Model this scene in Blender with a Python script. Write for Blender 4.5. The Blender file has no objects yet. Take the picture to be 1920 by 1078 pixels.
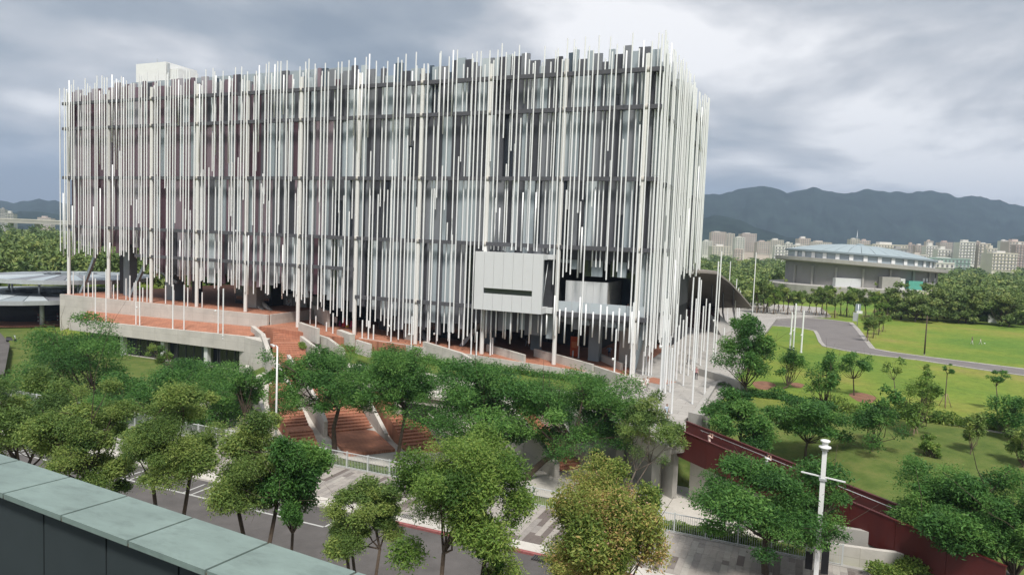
import bpy, math, random
import numpy as np
from mathutils import Vector, Matrix, noise as mnoise

# ------------------------------------------------------------------ camera, sky, sun, exposure
scene = bpy.context.scene
COL = scene.collection
random.seed(7)
F_PX, PIT, ROL, YAW = 1302.35, .0688, .0391, -.3988
CAM = np.array([19.2, -85.65, 16.5])
FWD = np.array([math.sin(YAW)*math.cos(PIT), math.cos(YAW)*math.cos(PIT), -math.sin(PIT)])
RG = np.array([math.cos(YAW), -math.sin(YAW), 0.0]); UP = np.cross(RG, FWD)
R2 = math.cos(ROL)*RG + math.sin(ROL)*UP; U2 = -math.sin(ROL)*RG + math.cos(ROL)*UP
cd = bpy.data.cameras.new('camera'); cam = bpy.data.objects.new('camera', cd); COL.objects.link(cam)
cd.sensor_width = 36; cd.lens = F_PX/1920*36; cd.clip_start = .1; cd.clip_end = 30000
cam.matrix_world = Matrix(((R2[0], U2[0], -FWD[0], CAM[0]), (R2[1], U2[1], -FWD[1], CAM[1]),
                           (R2[2], U2[2], -FWD[2], CAM[2]), (0, 0, 0, 1)))
scene.camera = cam

SUN_EL, SUN_AZ = math.radians(58), math.radians(150)     # azimuth clockwise from +Y: behind the camera, to its right
world = bpy.data.worlds.new('World'); scene.world = world; world.use_nodes = True
nt = world.node_tree; N = nt.nodes; L = nt.links
for n in list(N): N.remove(n)
def nn(tree, t, **kw):
    n = tree.nodes.new(t)
    for k, v in kw.items(): setattr(n, k, v)
    return n
def math_n(tree, op, a, b=None):
    n = nn(tree, 'ShaderNodeMath', operation=op)
    for i, x in enumerate((a, b)):
        if x is None: continue
        if isinstance(x, (int, float)): n.inputs[i].default_value = x
        else: tree.links.new(x, n.inputs[i])
    return n.outputs[0]
def ramp(tree, fac, stops, interp='LINEAR'):
    n = nn(tree, 'ShaderNodeValToRGB'); cr = n.color_ramp; cr.interpolation = interp
    while len(cr.elements) < len(stops): cr.elements.new(.5)
    for e, (p, c) in zip(cr.elements, stops): e.position = p; e.color = (*c, 1)
    tree.links.new(fac, n.inputs[0]); return n.outputs[0]
sky = nn(nt, 'ShaderNodeTexSky', sky_type='NISHITA', sun_disc=False)
sky.sun_elevation = SUN_EL; sky.sun_rotation = SUN_AZ; sky.air_density = 1.2; sky.dust_density = 3
tc = nn(nt, 'ShaderNodeTexCoord'); sp = nn(nt, 'ShaderNodeSeparateXYZ'); L.new(tc.outputs['Generated'], sp.inputs[0])
zz = math_n(nt, 'ADD', math_n(nt, 'ABSOLUTE', sp.outputs[2]), .22)
cx = nn(nt, 'ShaderNodeCombineXYZ')
L.new(math_n(nt, 'DIVIDE', sp.outputs[0], zz), cx.inputs[0]); L.new(math_n(nt, 'DIVIDE', sp.outputs[1], zz), cx.inputs[1])
cx.inputs[2].default_value = 15.47
n1 = nn(nt, 'ShaderNodeTexNoise'); n1.inputs['Scale'].default_value = 1.15; n1.inputs['Detail'].default_value = 7; n1.inputs['Roughness'].default_value = .52; n1.inputs['Distortion'].default_value = .25
n2 = nn(nt, 'ShaderNodeTexNoise'); n2.inputs['Scale'].default_value = .5; n2.inputs['Detail'].default_value = 3
L.new(cx.outputs[0], n1.inputs['Vector']); L.new(cx.outputs[0], n2.inputs['Vector'])
cl = math_n(nt, 'ADD', math_n(nt, 'MULTIPLY', n1.outputs[0], .62), math_n(nt, 'MULTIPLY', n2.outputs[0], .38))
cloud = ramp(nt, cl, [(.41, (1.35, 1.55, 1.8)), (.465, (1.95, 2.12, 2.32)), (.52, (3.3, 3.32, 3.4)), (.575, (5.4, 5.3, 5.25))])
mixw = nn(nt, 'ShaderNodeMix', data_type='RGBA'); mixw.inputs[0].default_value = .94
L.new(sky.outputs[0], mixw.inputs[6]); L.new(cloud, mixw.inputs[7])
bg = nn(nt, 'ShaderNodeBackground'); bg.inputs[1].default_value = .1; L.new(mixw.outputs[2], bg.inputs[0])
wo = nn(nt, 'ShaderNodeOutputWorld'); L.new(bg.outputs[0], wo.inputs[0])
sd = bpy.data.lights.new('sun', 'SUN'); sd.energy = 2.2; sd.angle = math.radians(10); sd.color = (1, .96, .90)
sun = bpy.data.objects.new('sun', sd); COL.objects.link(sun)
sdir = Vector((math.sin(SUN_AZ)*math.cos(SUN_EL), math.cos(SUN_AZ)*math.cos(SUN_EL), math.sin(SUN_EL)))
sun.rotation_euler = sdir.to_track_quat('Z', 'Y').to_euler(); sun.location = (0, -60, 90)
scene.view_settings.view_transform = 'Standard'; scene.view_settings.look = 'None'
scene.view_settings.exposure = 1.08; scene.view_settings.gamma = 1; scene.view_settings.use_curve_mapping = False
scene.cycles.max_bounces = 6; scene.cycles.volume_bounces = 0; scene.cycles.transparent_max_bounces = 8
scene.cycles.use_denoising = True; scene.cycles.caustics_reflective = False; scene.cycles.caustics_refractive = False

# ------------------------------------------------------------------ helpers
def ray(px, py): return FWD + R2*(px-960)/F_PX - U2*(py-539)/F_PX
def at(px, py, z):
    d = ray(px, py); return CAM + d*((z-CAM[2])/d[2])
def atY(px, py, y):
    d = ray(px, py); return CAM + d*((y-CAM[1])/d[1])
def atX(px, py, x):
    d = ray(px, py); return CAM + d*((x-CAM[0])/d[0])
def dep(px, py, t):            # point at depth t metres along the view axis
    return CAM + ray(px, py)*t
def depth(p): return float((np.asarray(p, float)-CAM) @ FWD)
DV = np.array([.744, -.668, 0]); DN = np.array([.668, .744, 0])    # diagonal along stairs and bridge; its normal

class MB:
    def __init__(s): s.v = []; s.f = []; s.m = []; s.sm = []
    def face(s, idx, mi=0, sm=False): s.f.append(tuple(idx)); s.m.append(mi); s.sm.append(sm)
    def add(s, pts): 
        k = len(s.v); s.v += [tuple(map(float, p)) for p in pts]; return k
    def box(s, x0, x1, y0, y1, z0, z1, mi=0):
        return s.hexa([(x0,y0,z0),(x1,y0,z0),(x1,y1,z0),(x0,y1,z0),(x0,y0,z1),(x1,y0,z1),(x1,y1,z1),(x0,y1,z1)], mi)
    def hexa(s, p, mi=0):
        k = s.add(p)
        for q in ((0,3,2,1),(4,5,6,7),(0,1,5,4),(1,2,6,5),(2,3,7,6),(3,0,4,7)): s.face([k+i for i in q], mi)
        return s
    def bar(s, a, b, w, h, mi=0, up=(0,0,1)):
        a = np.array(a, float); b = np.array(b, float); d = b-a; d /= np.linalg.norm(d)
        u = np.array(up, float)
        if abs(d @ u) > .98: u = np.array((0., 1, 0))
        r = np.cross(d, u); r /= np.linalg.norm(r); u = np.cross(r, d)
        c = [(-r*w/2-u*h/2), (r*w/2-u*h/2), (r*w/2+u*h/2), (-r*w/2+u*h/2)]
        k = s.add([a+x for x in c]+[b+x for x in c])
        for q in ((0,1,2,3),(7,6,5,4),(0,4,5,1),(1,5,6,2),(2,6,7,3),(3,7,4,0)): s.face([k+i for i in q], mi)
        return s
    def prism(s, poly, z0, z1, mi=0, mtop=None):
        n = len(poly)
        ar = sum(poly[i][0]*poly[(i+1)%n][1]-poly[(i+1)%n][0]*poly[i][1] for i in range(n))
        if ar < 0:
            poly = poly[::-1]
            if hasattr(z0, '__len__'): z0 = z0[::-1]
            if hasattr(z1, '__len__'): z1 = z1[::-1]
        g = lambda z, i: z[i] if hasattr(z, '__len__') else z
        k = s.add([(p[0], p[1], g(z0, i)) for i, p in enumerate(poly)]+[(p[0], p[1], g(z1, i)) for i, p in enumerate(poly)])
        s.face([k+i for i in range(n)][::-1], mi); s.face([k+n+i for i in range(n)], mi if mtop is None else mtop)
        for i in range(n):
            j = (i+1) % n; s.face((k+i, k+j, k+n+j, k+n+i), mi)
        return s
    def tube(s, pts, rad, n=8, mi=0, cap=True):
        pts = [np.array(p, float) for p in pts]
        if not hasattr(rad, '__len__'): rad = [rad]*len(pts)
        k0 = len(s.v); pu = None
        for i, p in enumerate(pts):
            d = pts[min(i+1, len(pts)-1)]-pts[max(i-1, 0)]; d = d/(np.linalg.norm(d)+1e-9)
            u = np.array((1., 0, 0)) if abs(d[0]) < .9 else np.array((0., 1, 0))
            if pu is not None: u = pu
            u = u-d*(u@d); u /= np.linalg.norm(u)+1e-9; w = np.cross(d, u); pu = u
            s.add([p+rad[i]*(math.cos(2*math.pi*j/n)*u+math.sin(2*math.pi*j/n)*w) for j in range(n)])
        for i in range(len(pts)-1):
            for j in range(n):
                a = k0+i*n+j; b = k0+i*n+(j+1) % n
                s.face((a, b, b+n, a+n), mi, True)
        if cap:
            s.face([k0+j for j in range(n)][::-1], mi); k1 = k0+(len(pts)-1)*n; s.face([k1+j for j in range(n)], mi)
        return s
    def lathe(s, prof, n=16, c=(0,0,0), mi=0, sm=True):
        k0 = len(s.v)
        for r, z in prof: s.add([(c[0]+r*math.cos(2*math.pi*j/n), c[1]+r*math.sin(2*math.pi*j/n), c[2]+z) for j in range(n)])
        for i in range(len(prof)-1):
            for j in range(n):
                a = k0+i*n+j; b = k0+i*n+(j+1) % n
                s.face((a, b, b+n, a+n), mi, sm)
        s.face([k0+j for j in range(n)][::-1], mi); k1 = k0+(len(prof)-1)*n; s.face([k1+j for j in range(n)], mi)
        return s
    def mesh(s, name, mats):
        me = bpy.data.meshes.new(name); me.from_pydata(s.v, [], s.f)
        for m in (mats if isinstance(mats, (list, tuple)) else [mats]): me.materials.append(m)
        me.polygons.foreach_set('material_index', s.m); me.polygons.foreach_set('use_smooth', s.sm)
        me.update(); return me
    def build(s, name, mats, parent=None, loc=None):
        o = bpy.data.objects.new(name, s.mesh(name, mats)); COL.objects.link(o)
        if loc is not None: o.location = loc
        if parent is not None: o.parent = parent
        return o
def link(name, me, parent=None, loc=None, scale=None, rot=None):
    o = bpy.data.objects.new(name, me); COL.objects.link(o)
    if loc is not None: o.location = loc
    if scale is not None: o.scale = scale
    if rot is not None: o.rotation_euler = rot
    if parent is not None: o.parent = parent
    return o
def tag(o, label=None, cat=None, group=None, kind=None):
    if label: o['label'] = label
    if cat: o['category'] = cat
    if group: o['group'] = group
    if kind: o['kind'] = kind
    return o
def thing(name, label, cat, loc=(0,0,0), group=None, rotz=0):
    o = bpy.data.objects.new(name, None); COL.objects.link(o); o.location = loc; o.rotation_euler[2] = rotz
    o.empty_display_size = .3
    return tag(o, label, cat, group)
def mat(name, col, rough=.7, var=.12, scale=1.0, bump=0., metal=0., spec=.4, dirt=0., dirtscale=.25, stretch=None, col2=None, joint=None, vert=False):
    m = bpy.data.materials.new(name); m.use_nodes = True; t = m.node_tree; b = t.nodes['Principled BSDF']
    b.inputs['Roughness'].default_value = rough; b.inputs['Metallic'].default_value = metal; b.inputs['Specular IOR Level'].default_value = spec
    co = nn(t, 'ShaderNodeNewGeometry').outputs['Position']
    if stretch:
        mp = nn(t, 'ShaderNodeMapping'); mp.inputs['Scale'].default_value = stretch; t.links.new(co, mp.inputs[0]); co = mp.outputs[0]
    n = nn(t, 'ShaderNodeTexNoise'); n.inputs['Scale'].default_value = scale; n.inputs['Detail'].default_value = 6; n.inputs['Roughness'].default_value = .62
    t.links.new(co, n.inputs['Vector'])
    c2 = col2 or tuple(min(1, c*(1+var)) for c in col); c1 = tuple(c*(1-var) for c in col)
    out = ramp(t, n.outputs[0], [(.3, c1), (.7, c2)])
    if dirt:
        n3 = nn(t, 'ShaderNodeTexNoise'); n3.inputs['Scale'].default_value = dirtscale; n3.inputs['Detail'].default_value = 8; n3.inputs['Roughness'].default_value = .7
        t.links.new(co, n3.inputs['Vector'])
        mx = nn(t, 'ShaderNodeMix', data_type='RGBA'); t.links.new(out, mx.inputs[6]); mx.inputs[7].default_value = (*[c*.45 for c in col], 1)
        t.links.new(math_n(t, 'MULTIPLY', ramp(t, n3.outputs[0], [(.5, (0,0,0)), (.72, (1,1,1))]), dirt), mx.inputs[0]); out = mx.outputs[2]
    if joint:
        bk = nn(t, 'ShaderNodeTexBrick'); bk.inputs['Scale'].default_value = 1; bk.inputs['Mortar Size'].default_value = joint[2]; bk.inputs['Brick Width'].default_value = joint[0]; bk.inputs['Row Height'].default_value = joint[1]
        bk.inputs['Color1'].default_value = (1.08,1.08,1.08,1); bk.inputs['Color2'].default_value = (.90,.90,.90,1); bk.inputs['Mortar'].default_value = (.62,.60,.58,1)
        if vert:
            sx = nn(t, 'ShaderNodeSeparateXYZ'); t.links.new(co, sx.inputs[0]); cb = nn(t, 'ShaderNodeCombineXYZ'); t.links.new(math_n(t, 'ADD', sx.outputs[0], sx.outputs[1]), cb.inputs[0]); t.links.new(sx.outputs[2], cb.inputs[1])
            t.links.new(cb.outputs[0], bk.inputs['Vector']); bk.offset = 0; bk.inputs['Color1'].default_value = (1.04,1.04,1.04,1); bk.inputs['Color2'].default_value = (.95,.95,.95,1); bk.inputs['Mortar'].default_value = (.78,.77,.75,1)
        else: t.links.new(co, bk.inputs['Vector'])
        mj = nn(t, 'ShaderNodeMix', data_type='RGBA', blend_type='MULTIPLY'); mj.inputs[0].default_value = 1
        t.links.new(out, mj.inputs[6]); t.links.new(bk.outputs[0], mj.inputs[7]); out = mj.outputs[2]
    t.links.new(out, b.inputs['Base Color'])
    if bump:
        n4 = nn(t, 'ShaderNodeTexNoise'); n4.inputs['Scale'].default_value = scale*6; n4.inputs['Detail'].default_value = 4; t.links.new(co, n4.inputs['Vector'])
        bp = nn(t, 'ShaderNodeBump'); bp.inputs['Strength'].default_value = bump; bp.inputs['Distance'].default_value = .05
        t.links.new(n4.outputs[0], bp.inputs['Height']); t.links.new(bp.outputs[0], b.inputs['Normal'])
    return m
def glass(name, col, rough=.08, spec=.6):
    m = mat(name, col, rough, .15, .15, spec=spec); return m

M = {}
M['tube'] = mat('tube_white', (.84, .845, .84), .38, .04, .6, spec=.5)
M['column'] = mat('column_cream', (.74, .73, .70), .45, .05, .8, dirt=.12, dirtscale=.8)
M['band'] = mat('band_grey', (.085, .085, .095), .5, .1, 1)
PAN = {}
for k, c in dict(dark=(.055,.055,.066), slate=(.105,.107,.122), mid=(.20,.208,.228), pale=(.35,.40,.43), light=(.47,.52,.545),
                 mdark=(.092,.046,.062), mslate=(.160,.105,.128), mmid=(.255,.195,.225), mpale=(.36,.335,.365)).items():
    PAN[k] = mat('panel_'+k, c, .42, .06, .35, spec=.5, stretch=(1, 1, .25), dirt=.12, dirtscale=.3)
PAN['glass'] = glass('panel_glass', (.018, .022, .028), .06, .7)
PAN['blue'] = glass('panel_blueglass', (.05, .075, .10), .08, .7)
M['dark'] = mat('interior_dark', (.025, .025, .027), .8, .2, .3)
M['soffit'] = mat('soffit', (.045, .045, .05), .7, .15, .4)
M['bluegrey'] = mat('pier_bluegrey', (.26, .31, .34), .55, .06, .5, dirt=.15)
M['white'] = mat('white_clad', (.62, .63, .63), .5, .03, .5, dirt=.08)
M['whitepaint'] = mat('white_paint', (.78, .78, .77), .4, .03, 1, dirt=.08, dirtscale=1.5)
M['steel'] = mat('galvanised', (.50, .52, .53), .35, .08, 2, metal=.4)
M['conc'] = mat('concrete', (.52, .49, .445), .85, .12, .9, bump=.15, dirt=.42, dirtscale=.45, joint=(2.4, 1.3, .02), vert=True)
M['conc2'] = mat('concrete_grey', (.36, .345, .32), .85, .12, .8, bump=.15, dirt=.35, dirtscale=.4)
M['plaza'] = mat('plaza_paving', (.36, .34, .315), .8, .09, .35, bump=.08, dirt=.25, dirtscale=.12, joint=(2.4, 1.2, .025))
M['terra'] = mat('terracotta', (.40, .175, .108), .85, .16, .8, bump=.12, dirt=.32, dirtscale=.35, joint=(.6, .3, .02))
M['terra2'] = mat('terracotta_riser', (.30, .125, .080), .85, .14, .8, bump=.12, dirt=.3, dirtscale=.5)
M['asphalt'] = mat('asphalt', (.100, .092, .088), .9, .20, .5, bump=.2, dirt=.4, dirtscale=.3)
M['path'] = mat('path_asphalt', (.17, .155, .15), .9, .10, .3, bump=.1, dirt=.15, dirtscale=.1)
M['line'] = mat('road_paint', (.46, .46, .44), .7, .12, 3, dirt=.35, dirtscale=2)
M['redkerb'] = mat('red_kerb', (.27, .095, .09), .75, .25, 2, dirt=.5, dirtscale=1.5)
M['corten'] = mat('red_steel', (.080, .0125, .0115), .5, .16, .5, stretch=(1, 1, .3), dirt=.3, dirtscale=.8)
M['mountain'] = mat('mountain_forest', (.024, .038, .032), 1, .45, .012, spec=.0)
M['soil'] = mat('soil', (.20, .10, .06), .95, .25, 1.5, bump=.3)
M['wood'] = mat('stake_wood', (.30, .22, .14), .8, .15, 4)
M['bark'] = mat('bark', (.085, .062, .045), .9, .3, 5, bump=.5)
M['bark2'] = mat('bark_grey', (.13, .105, .085), .9, .3, 5, bump=.5)
M['black'] = mat('black_fabric', (.012, .012, .014), .8, .1, 2)
M['orange'] = mat('orange_board', (.62, .095, .02), .5, .05, 2)
M['coping'] = mat('coping_green', (.185, .245, .222), .45, .14, 2.2, dirt=.5, dirtscale=4.0, spec=.45, stretch=(1, 2.5, 1))
M['sealant'] = mat('sealant', (.10, .085, .06), .8, .2, 8)
M['parapet'] = mat('parapet_dark', (.035, .045, .048), .55, .1, 1.5, spec=.3)
M['roofmetal'] = mat('arena_roof', (.29, .355, .375), .45, .05, .05, spec=.5, dirt=.15, dirtscale=.05)
M['grate'] = mat('iron_grate', (.06, .06, .06), .6, .2, 5)
M['hedgebase'] = mat('undergrowth', (.03, .05, .02), .95, .4, 2)

def grassmat():
    m = bpy.data.materials.new('grass'); m.use_nodes = True; t = m.node_tree; b = t.nodes['Principled BSDF']
    b.inputs['Roughness'].default_value = .95; b.inputs['Specular IOR Level'].default_value = .15
    g = nn(t, 'ShaderNodeNewGeometry'); pos = g.outputs['Position']
    def noi(s, d=6, r=.6):
        n = nn(t, 'ShaderNodeTexNoise'); n.inputs['Scale'].default_value = s; n.inputs['Detail'].default_value = d; n.inputs['Roughness'].default_value = r
        t.links.new(pos, n.inputs['Vector']); return n.outputs[0]
    base = ramp(t, noi(.045), [(.35, (.115, .205, .034)), (.5, (.175, .240, .040)), (.62, (.235, .248, .055)), (.70, (.26, .225, .085))])
    fine = ramp(t, noi(1.1, 8, .75), [(.25, (.55, .60, .55)), (.75, (1.25, 1.2, 1.2))])
    mx = nn(t, 'ShaderNodeMix', data_type='RGBA', blend_type='MULTIPLY'); mx.inputs[0].default_value = 1
    t.links.new(base, mx.inputs[6]); t.links.new(fine, mx.inputs[7])
    at_ = nn(t, 'ShaderNodeAttribute', attribute_name='rough_grass')
    wild = ramp(t, noi(.5, 8, .7), [(.3, (.060, .100, .022)), (.5, (.100, .140, .034)), (.7, (.155, .165, .052))])
    m2 = nn(t, 'ShaderNodeMix', data_type='RGBA'); t.links.new(at_.outputs['Fac'], m2.inputs[0]); t.links.new(mx.outputs[2], m2.inputs[6]); t.links.new(wild, m2.inputs[7])
    t.links.new(m2.outputs[2], b.inputs['Base Color'])
    bp = nn(t, 'ShaderNodeBump'); bp.inputs['Strength'].default_value = .6; bp.inputs['Distance'].default_value = .12
    t.links.new(noi(3.5, 6, .8), bp.inputs['Height']); t.links.new(bp.outputs[0], b.inputs['Normal'])
    return m
M['grass'] = grassmat()

def leafmat(name, stops, trans=.38):
    m = bpy.data.materials.new(name); m.use_nodes = True; t = m.node_tree; b = t.nodes['Principled BSDF']
    a = nn(t, 'ShaderNodeAttribute', attribute_name='tint')
    c = ramp(t, a.outputs['Fac'], stops)
    t.links.new(c, b.inputs['Base Color']); b.inputs['Roughness'].default_value = .55; b.inputs['Specular IOR Level'].default_value = .3
    tr = nn(t, 'ShaderNodeBsdfTranslucent'); t.links.new(c, tr.inputs['Color'])
    mx = nn(t, 'ShaderNodeMixShader'); mx.inputs[0].default_value = trans
    t.links.new(b.outputs[0], mx.inputs[1]); t.links.new(tr.outputs[0], mx.inputs[2])
    t.links.new(mx.outputs[0], t.nodes['Material Output'].inputs[0])
    return m
LEAF = {
 'deep': leafmat('leaf_deep', [(0, (0.038,0.111,0.028)), (.5, (0.091,0.220,0.047)), (1, (0.196,0.353,0.079))]),
 'olive': leafmat('leaf_olive', [(0, (0.068,0.130,0.035)), (.5, (0.172,0.266,0.065)), (1, (0.361,0.427,0.114))]),
 'fresh': leafmat('leaf_fresh', [(0, (0.067,0.141,0.030)), (.5, (0.172,0.291,0.056)), (1, (0.350,0.432,0.105))]),
 'orange': leafmat('leaf_capsule', [(0, (.10,.17,.036)), (.38, (.25,.32,.07)), (.60, (.40,.40,.11)), (.80, (.56,.38,.16)), (.95, (.66,.40,.25)), (1, (.70,.46,.32))]),
 'forest': leafmat('leaf_forest', [(0, (0.069,0.117,0.034)), (.5, (0.145,0.214,0.058)), (1, (0.283,0.324,0.097))], .15),
 'hedge': leafmat('leaf_hedge', [(0, (0.076,0.138,0.030)), (.5, (0.159,0.255,0.050)), (1, (0.331,0.400,0.094))]),
}

# ------------------------------------------------------------------ ground
def smooth(a, b, x): 
    t = np.clip((x-a)/(b-a), 0, 1); return t*t*(3-2*t)
def hz(x, y):
    x = np.asarray(x, float); y = np.asarray(y, float)
    lawn = -.45 + 0*x
    a = -.6 - 4.3*np.clip((-y-3)/22, 0, 1); a = np.where(y < -31, -4.9+1.7*smooth(31, 37.5, -y), a)      # sunken garden below the stairs
    b = -.5 - 2.75*smooth(2, 37, -y)                                                                     # grass bank by the bridge
    wx = smooth(17, 23, x + .55*np.clip(-y-8, 0, 40)*-.35)
    h = a*(1-wx)+b*wx
    h = np.where(y > -1, lawn, np.where(y > -3, lawn*(1-smooth(1, 3, -y))+h*smooth(1, 3, -y), h))
    h = np.where(y < -38, -3.25, h)
    left = np.where(y > -36, -4.5, -4.5+1.25*smooth(36, 38, -y)); left = np.where(y > -5, np.where(y > -2, lawn, left), left)
    far = smooth(-96, -104, x); left = left*(1-far)-3.25*far
    lw = smooth(-48, -54, x)
    h = h*(1-lw)+left*lw
    return h
ax = lambda segs: np.unique(np.concatenate([np.linspace(a, b, n) for a, b, n in segs]))
gx = ax([(-6000,-1200,6),(-1200,-200,11),(-200,-70,27),(-70,60,105),(60,140,21),(140,1200,14),(1200,6000,6)])
gy = ax([(-3000,-200,6),(-200,-70,14),(-70,8,79),(8,140,40),(140,1200,16),(1200,7000,6)])
XX, YY = np.meshgrid(gx, gy); ZZ = hz(XX, YY)
nx, ny = len(gx), len(gy)
gv = np.stack([XX.ravel(), YY.ravel(), ZZ.ravel()], 1)
idx = np.arange(nx*ny).reshape(ny, nx)
gf = np.stack([idx[:-1,:-1].ravel(), idx[:-1,1:].ravel(), idx[1:,1:].ravel(), idx[1:,:-1].ravel()], 1)
def np_mesh(name, v, f, mats, smooth_=False, attr=None):
    me = bpy.data.meshes.new(name); nv, nf, k = len(v), len(f), f.shape[1]
    me.vertices.add(nv); me.vertices.foreach_set('co', v.astype(np.float32).ravel())
    me.loops.add(nf*k); me.loops.foreach_set('vertex_index', f.astype(np.int32).ravel())
    me.polygons.add(nf); me.polygons.foreach_set('loop_start', np.arange(0, nf*k, k, dtype=np.int32))
    me.polygons.foreach_set('use_smooth', np.full(nf, smooth_))
    for m in (mats if isinstance(mats, (list, tuple)) else [mats]): me.materials.append(m)
    if attr:
        for an, av in attr.items():
            a = me.attributes.new(an, 'FLOAT', 'POINT'); a.data.foreach_set('value', np.asarray(av, np.float32))
    me.update(calc_edges=True); return me
rg = np.where((gv[:,1] < -1) & (gv[:,1] > -38), smooth(1, 6, -gv[:,1]), 0)
tag(link('ground', np_mesh('ground', gv, gf, M['grass'], True, {'rough_grass': rg})), kind='structure')

def sheet(name, poly, z, th, m, parent=None):
    o = MB().prism([tuple(p[:2]) for p in poly], z-th, z, 0).build(name, m, parent)
    if parent is None: tag(o, kind='structure')
    return o
# street, far sidewalk and near sidewalk
road = sheet('road', [(-400,-58.5),(80,-58.5),(80,-46.3),(-400,-46.3)], -3.0, .3, M['asphalt'])
tag(sheet('side_road', [(-96,-46.3),(-62,-46.3),(-74,-30),(-96,-16),(-180,24),(-186,14),(-110,-24)], -2.996, .3, M['asphalt']), kind='structure')
sheet('near_sidewalk', [(-400,-72),(80,-72),(80,-58.8),(-400,-58.8)], -2.88, .4, M['conc2'])
sheet('far_sidewalk_bed', [(-60,-46.0),(60,-46.0),(60,-38.7),(-60,-38.7)], -2.90, .4, M['conc2'])
k = MB()
for i in range(60):
    x = -60+i*2; k.box(x+.01, x+1.99, -46.3, -46.02, -3.2, -2.86, 0 if -9 < x else 1)
tag(k.build('kerb', [M['redkerb'], M['conc']]), kind='structure')
k = MB()
for i in range(100): k.box(-120+i*2+.01, -118+i*2-.01, -58.78, -58.52, -3.2, -2.85)
tag(k.build('near_kerb', M['conc']), kind='structure')
tag(MB().box(-60, 60, -46.01, -44.9, -3.1, -2.872).build('kerb_apron', M['conc']), kind='structure')
mk = lambda n, x0, x1, y0, y1: MB().box(x0, x1, y0, y1, -3.02, -2.993).build(n, M['line'], road)
mk('parking_line', -70, -9.2, -48.95, -48.8)
for i in range(9):
    x = -66+i*6.4
    mk('bay_line', x, x+.13, -48.8, -46.8); mk('bay_line', x+5.6, x+5.73, -48.8, -46.8)
    mk('bay_number', x+1.0, x+1.75, -48.1, -48.0); mk('bay_number', x+1.0, x+1.1, -48.0, -47.3); mk('bay_number', x+1.1, x+1.75, -47.3, -47.2)
for i in range(8): mk('lane_line', -62+i*10.0, -57.3+i*10.0, -53.0, -52.87)
for i, (gpx, gpy) in enumerate(((763, 968), (1012, 1045))):
    p = at(gpx, gpy, -2.87); g = MB()
    for j in range(7): g.box(p[0]-.45+j*.14, p[0]-.45+j*.14+.09, p[1]-.3, p[1]+.3, -2.9, -2.862)
    tag(g.build('drain_grate', M['grate']), ['square iron drain grate beside the smaller street tree', 'square iron drain grate left of the orange-tinted street tree'][i], 'drain grate')
# paved far sidewalk: striped pavers, each a piece
sw = tag(MB().box(-60, 60, -44.88, -38.75, -3.2, -2.885).build('sidewalk', M['conc2']), kind='structure')
PV = [mat('paver_%d' % i, c, .85, .10, 2, bump=.2, dirt=.25, dirtscale=.9) for i, c in enumerate([(.33,.30,.27),(.27,.245,.225),(.19,.165,.15),(.145,.12,.108),(.36,.335,.30)])]
pm = {}
def paver(i, ln):
    key = (i, ln)
    if key not in pm: pm[key] = MB().box(.008, .412, .008, ln-.008, -.05, 0).mesh('paver', PV[i])
    return pm[key]
rp = random.Random(3); pcs = []
for c in range(int(62/.42)):
    x = -34+c*.42; y = -44.86; tone = rp.choice([0,0,1,4,2,3,0,1])
    while y < -39.2:
        ln = rp.choice([.6, .9, 1.2, 1.5]); ln = ln if y+ln < -38.8 else round(-38.8-y, 2)
        t = tone if rp.random() < .72 else rp.choice([0,1,2,3,4])
        pcs.append((x, y, t, ln)); y += ln
pcs.sort(key=lambda q: depth((q[0], q[1], -2.87)) + (0 if q[0] < 23 else 100))
rest = MB()
for i, (x, y, t, ln) in enumerate(pcs):
    if i < 300: link('paver', paver(t, ln), sw, (x, y, -2.868+rp.uniform(-.003, .003)))
    else: rest.box(x+.008, x+.412, y+.008, y+ln-.008, -2.92, -2.868, t)
tag(rest.build('paver_field', PV, sw), kind='stuff')

# plaza, terrace, park paths
sheet('plaza', [(.4,-2.2),(-3.4,-16.8),(2.3,-22.0),(10.0,-28.9),(12.0,-26.6),(9.4,-19.0),(11.6,-4),(12.2,16),(12.6,60),(13.5,92),(26,112),(24,140),(-40,140),(-40,44.1),(-.58,44.1),(-.58,-1.0)], 0, .5, M['plaza'])
sheet('plaza_tile_patch', [(1.6,-2.4),(4.4,-3.4),(5.6,-.6),(2.4,.8)], .006, .02, M['terra'])
def px_poly(pts, z): return [at(x, y, z)[:2] for x, y in pts]
near_e = [(1375,607),(1450,610),(1500,614),(1531,620),(1536,627),(1542,641),(1549,649),(1583,656),(1634,664),(1723,674),(1834,691),(1920,703),(2100,735)]
far_e = [(1375,590),(1450,593),(1500,596),(1550,599),(1592,604.5),(1603,616),(1617,635),(1631,653),(1667,660),(1750,671),(1920,692),(2100,721)]
PZ = -.40
ne = [at(x, y, PZ)[:2] for x, y in near_e]; fe = [at(x, y, PZ)[:2] for x, y in far_e]
sheet('park_path', ne+fe[::-1], PZ, .2, M['path'])
def edge_strip(name, pts, w, z, m, sgn):
    b = MB(); pts = [np.array(p) for p in pts]; nrm = []
    for i in range(len(pts)):
        d = pts[min(i+1, len(pts)-1)]-pts[max(i-1, 0)]; d /= np.linalg.norm(d); nrm.append(np.array((-d[1], d[0]))*sgn)
    for i in range(len(pts)-1):
        n = max(1, int(np.linalg.norm(pts[i+1]-pts[i])/3.0))
        for j in range(n):
            t0, t1 = j/n+.004, (j+1)/n-.004
            q = lambda t, o: pts[i]+(pts[i+1]-pts[i])*t+(nrm[i]+(nrm[i+1]-nrm[i])*t)*o
            b.prism([tuple(q(t0, 0)), tuple(q(t1, 0)), tuple(q(t1, w)), tuple(q(t0, w))], z-.25, z)
    return tag(b.build(name, m), kind='structure')
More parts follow.
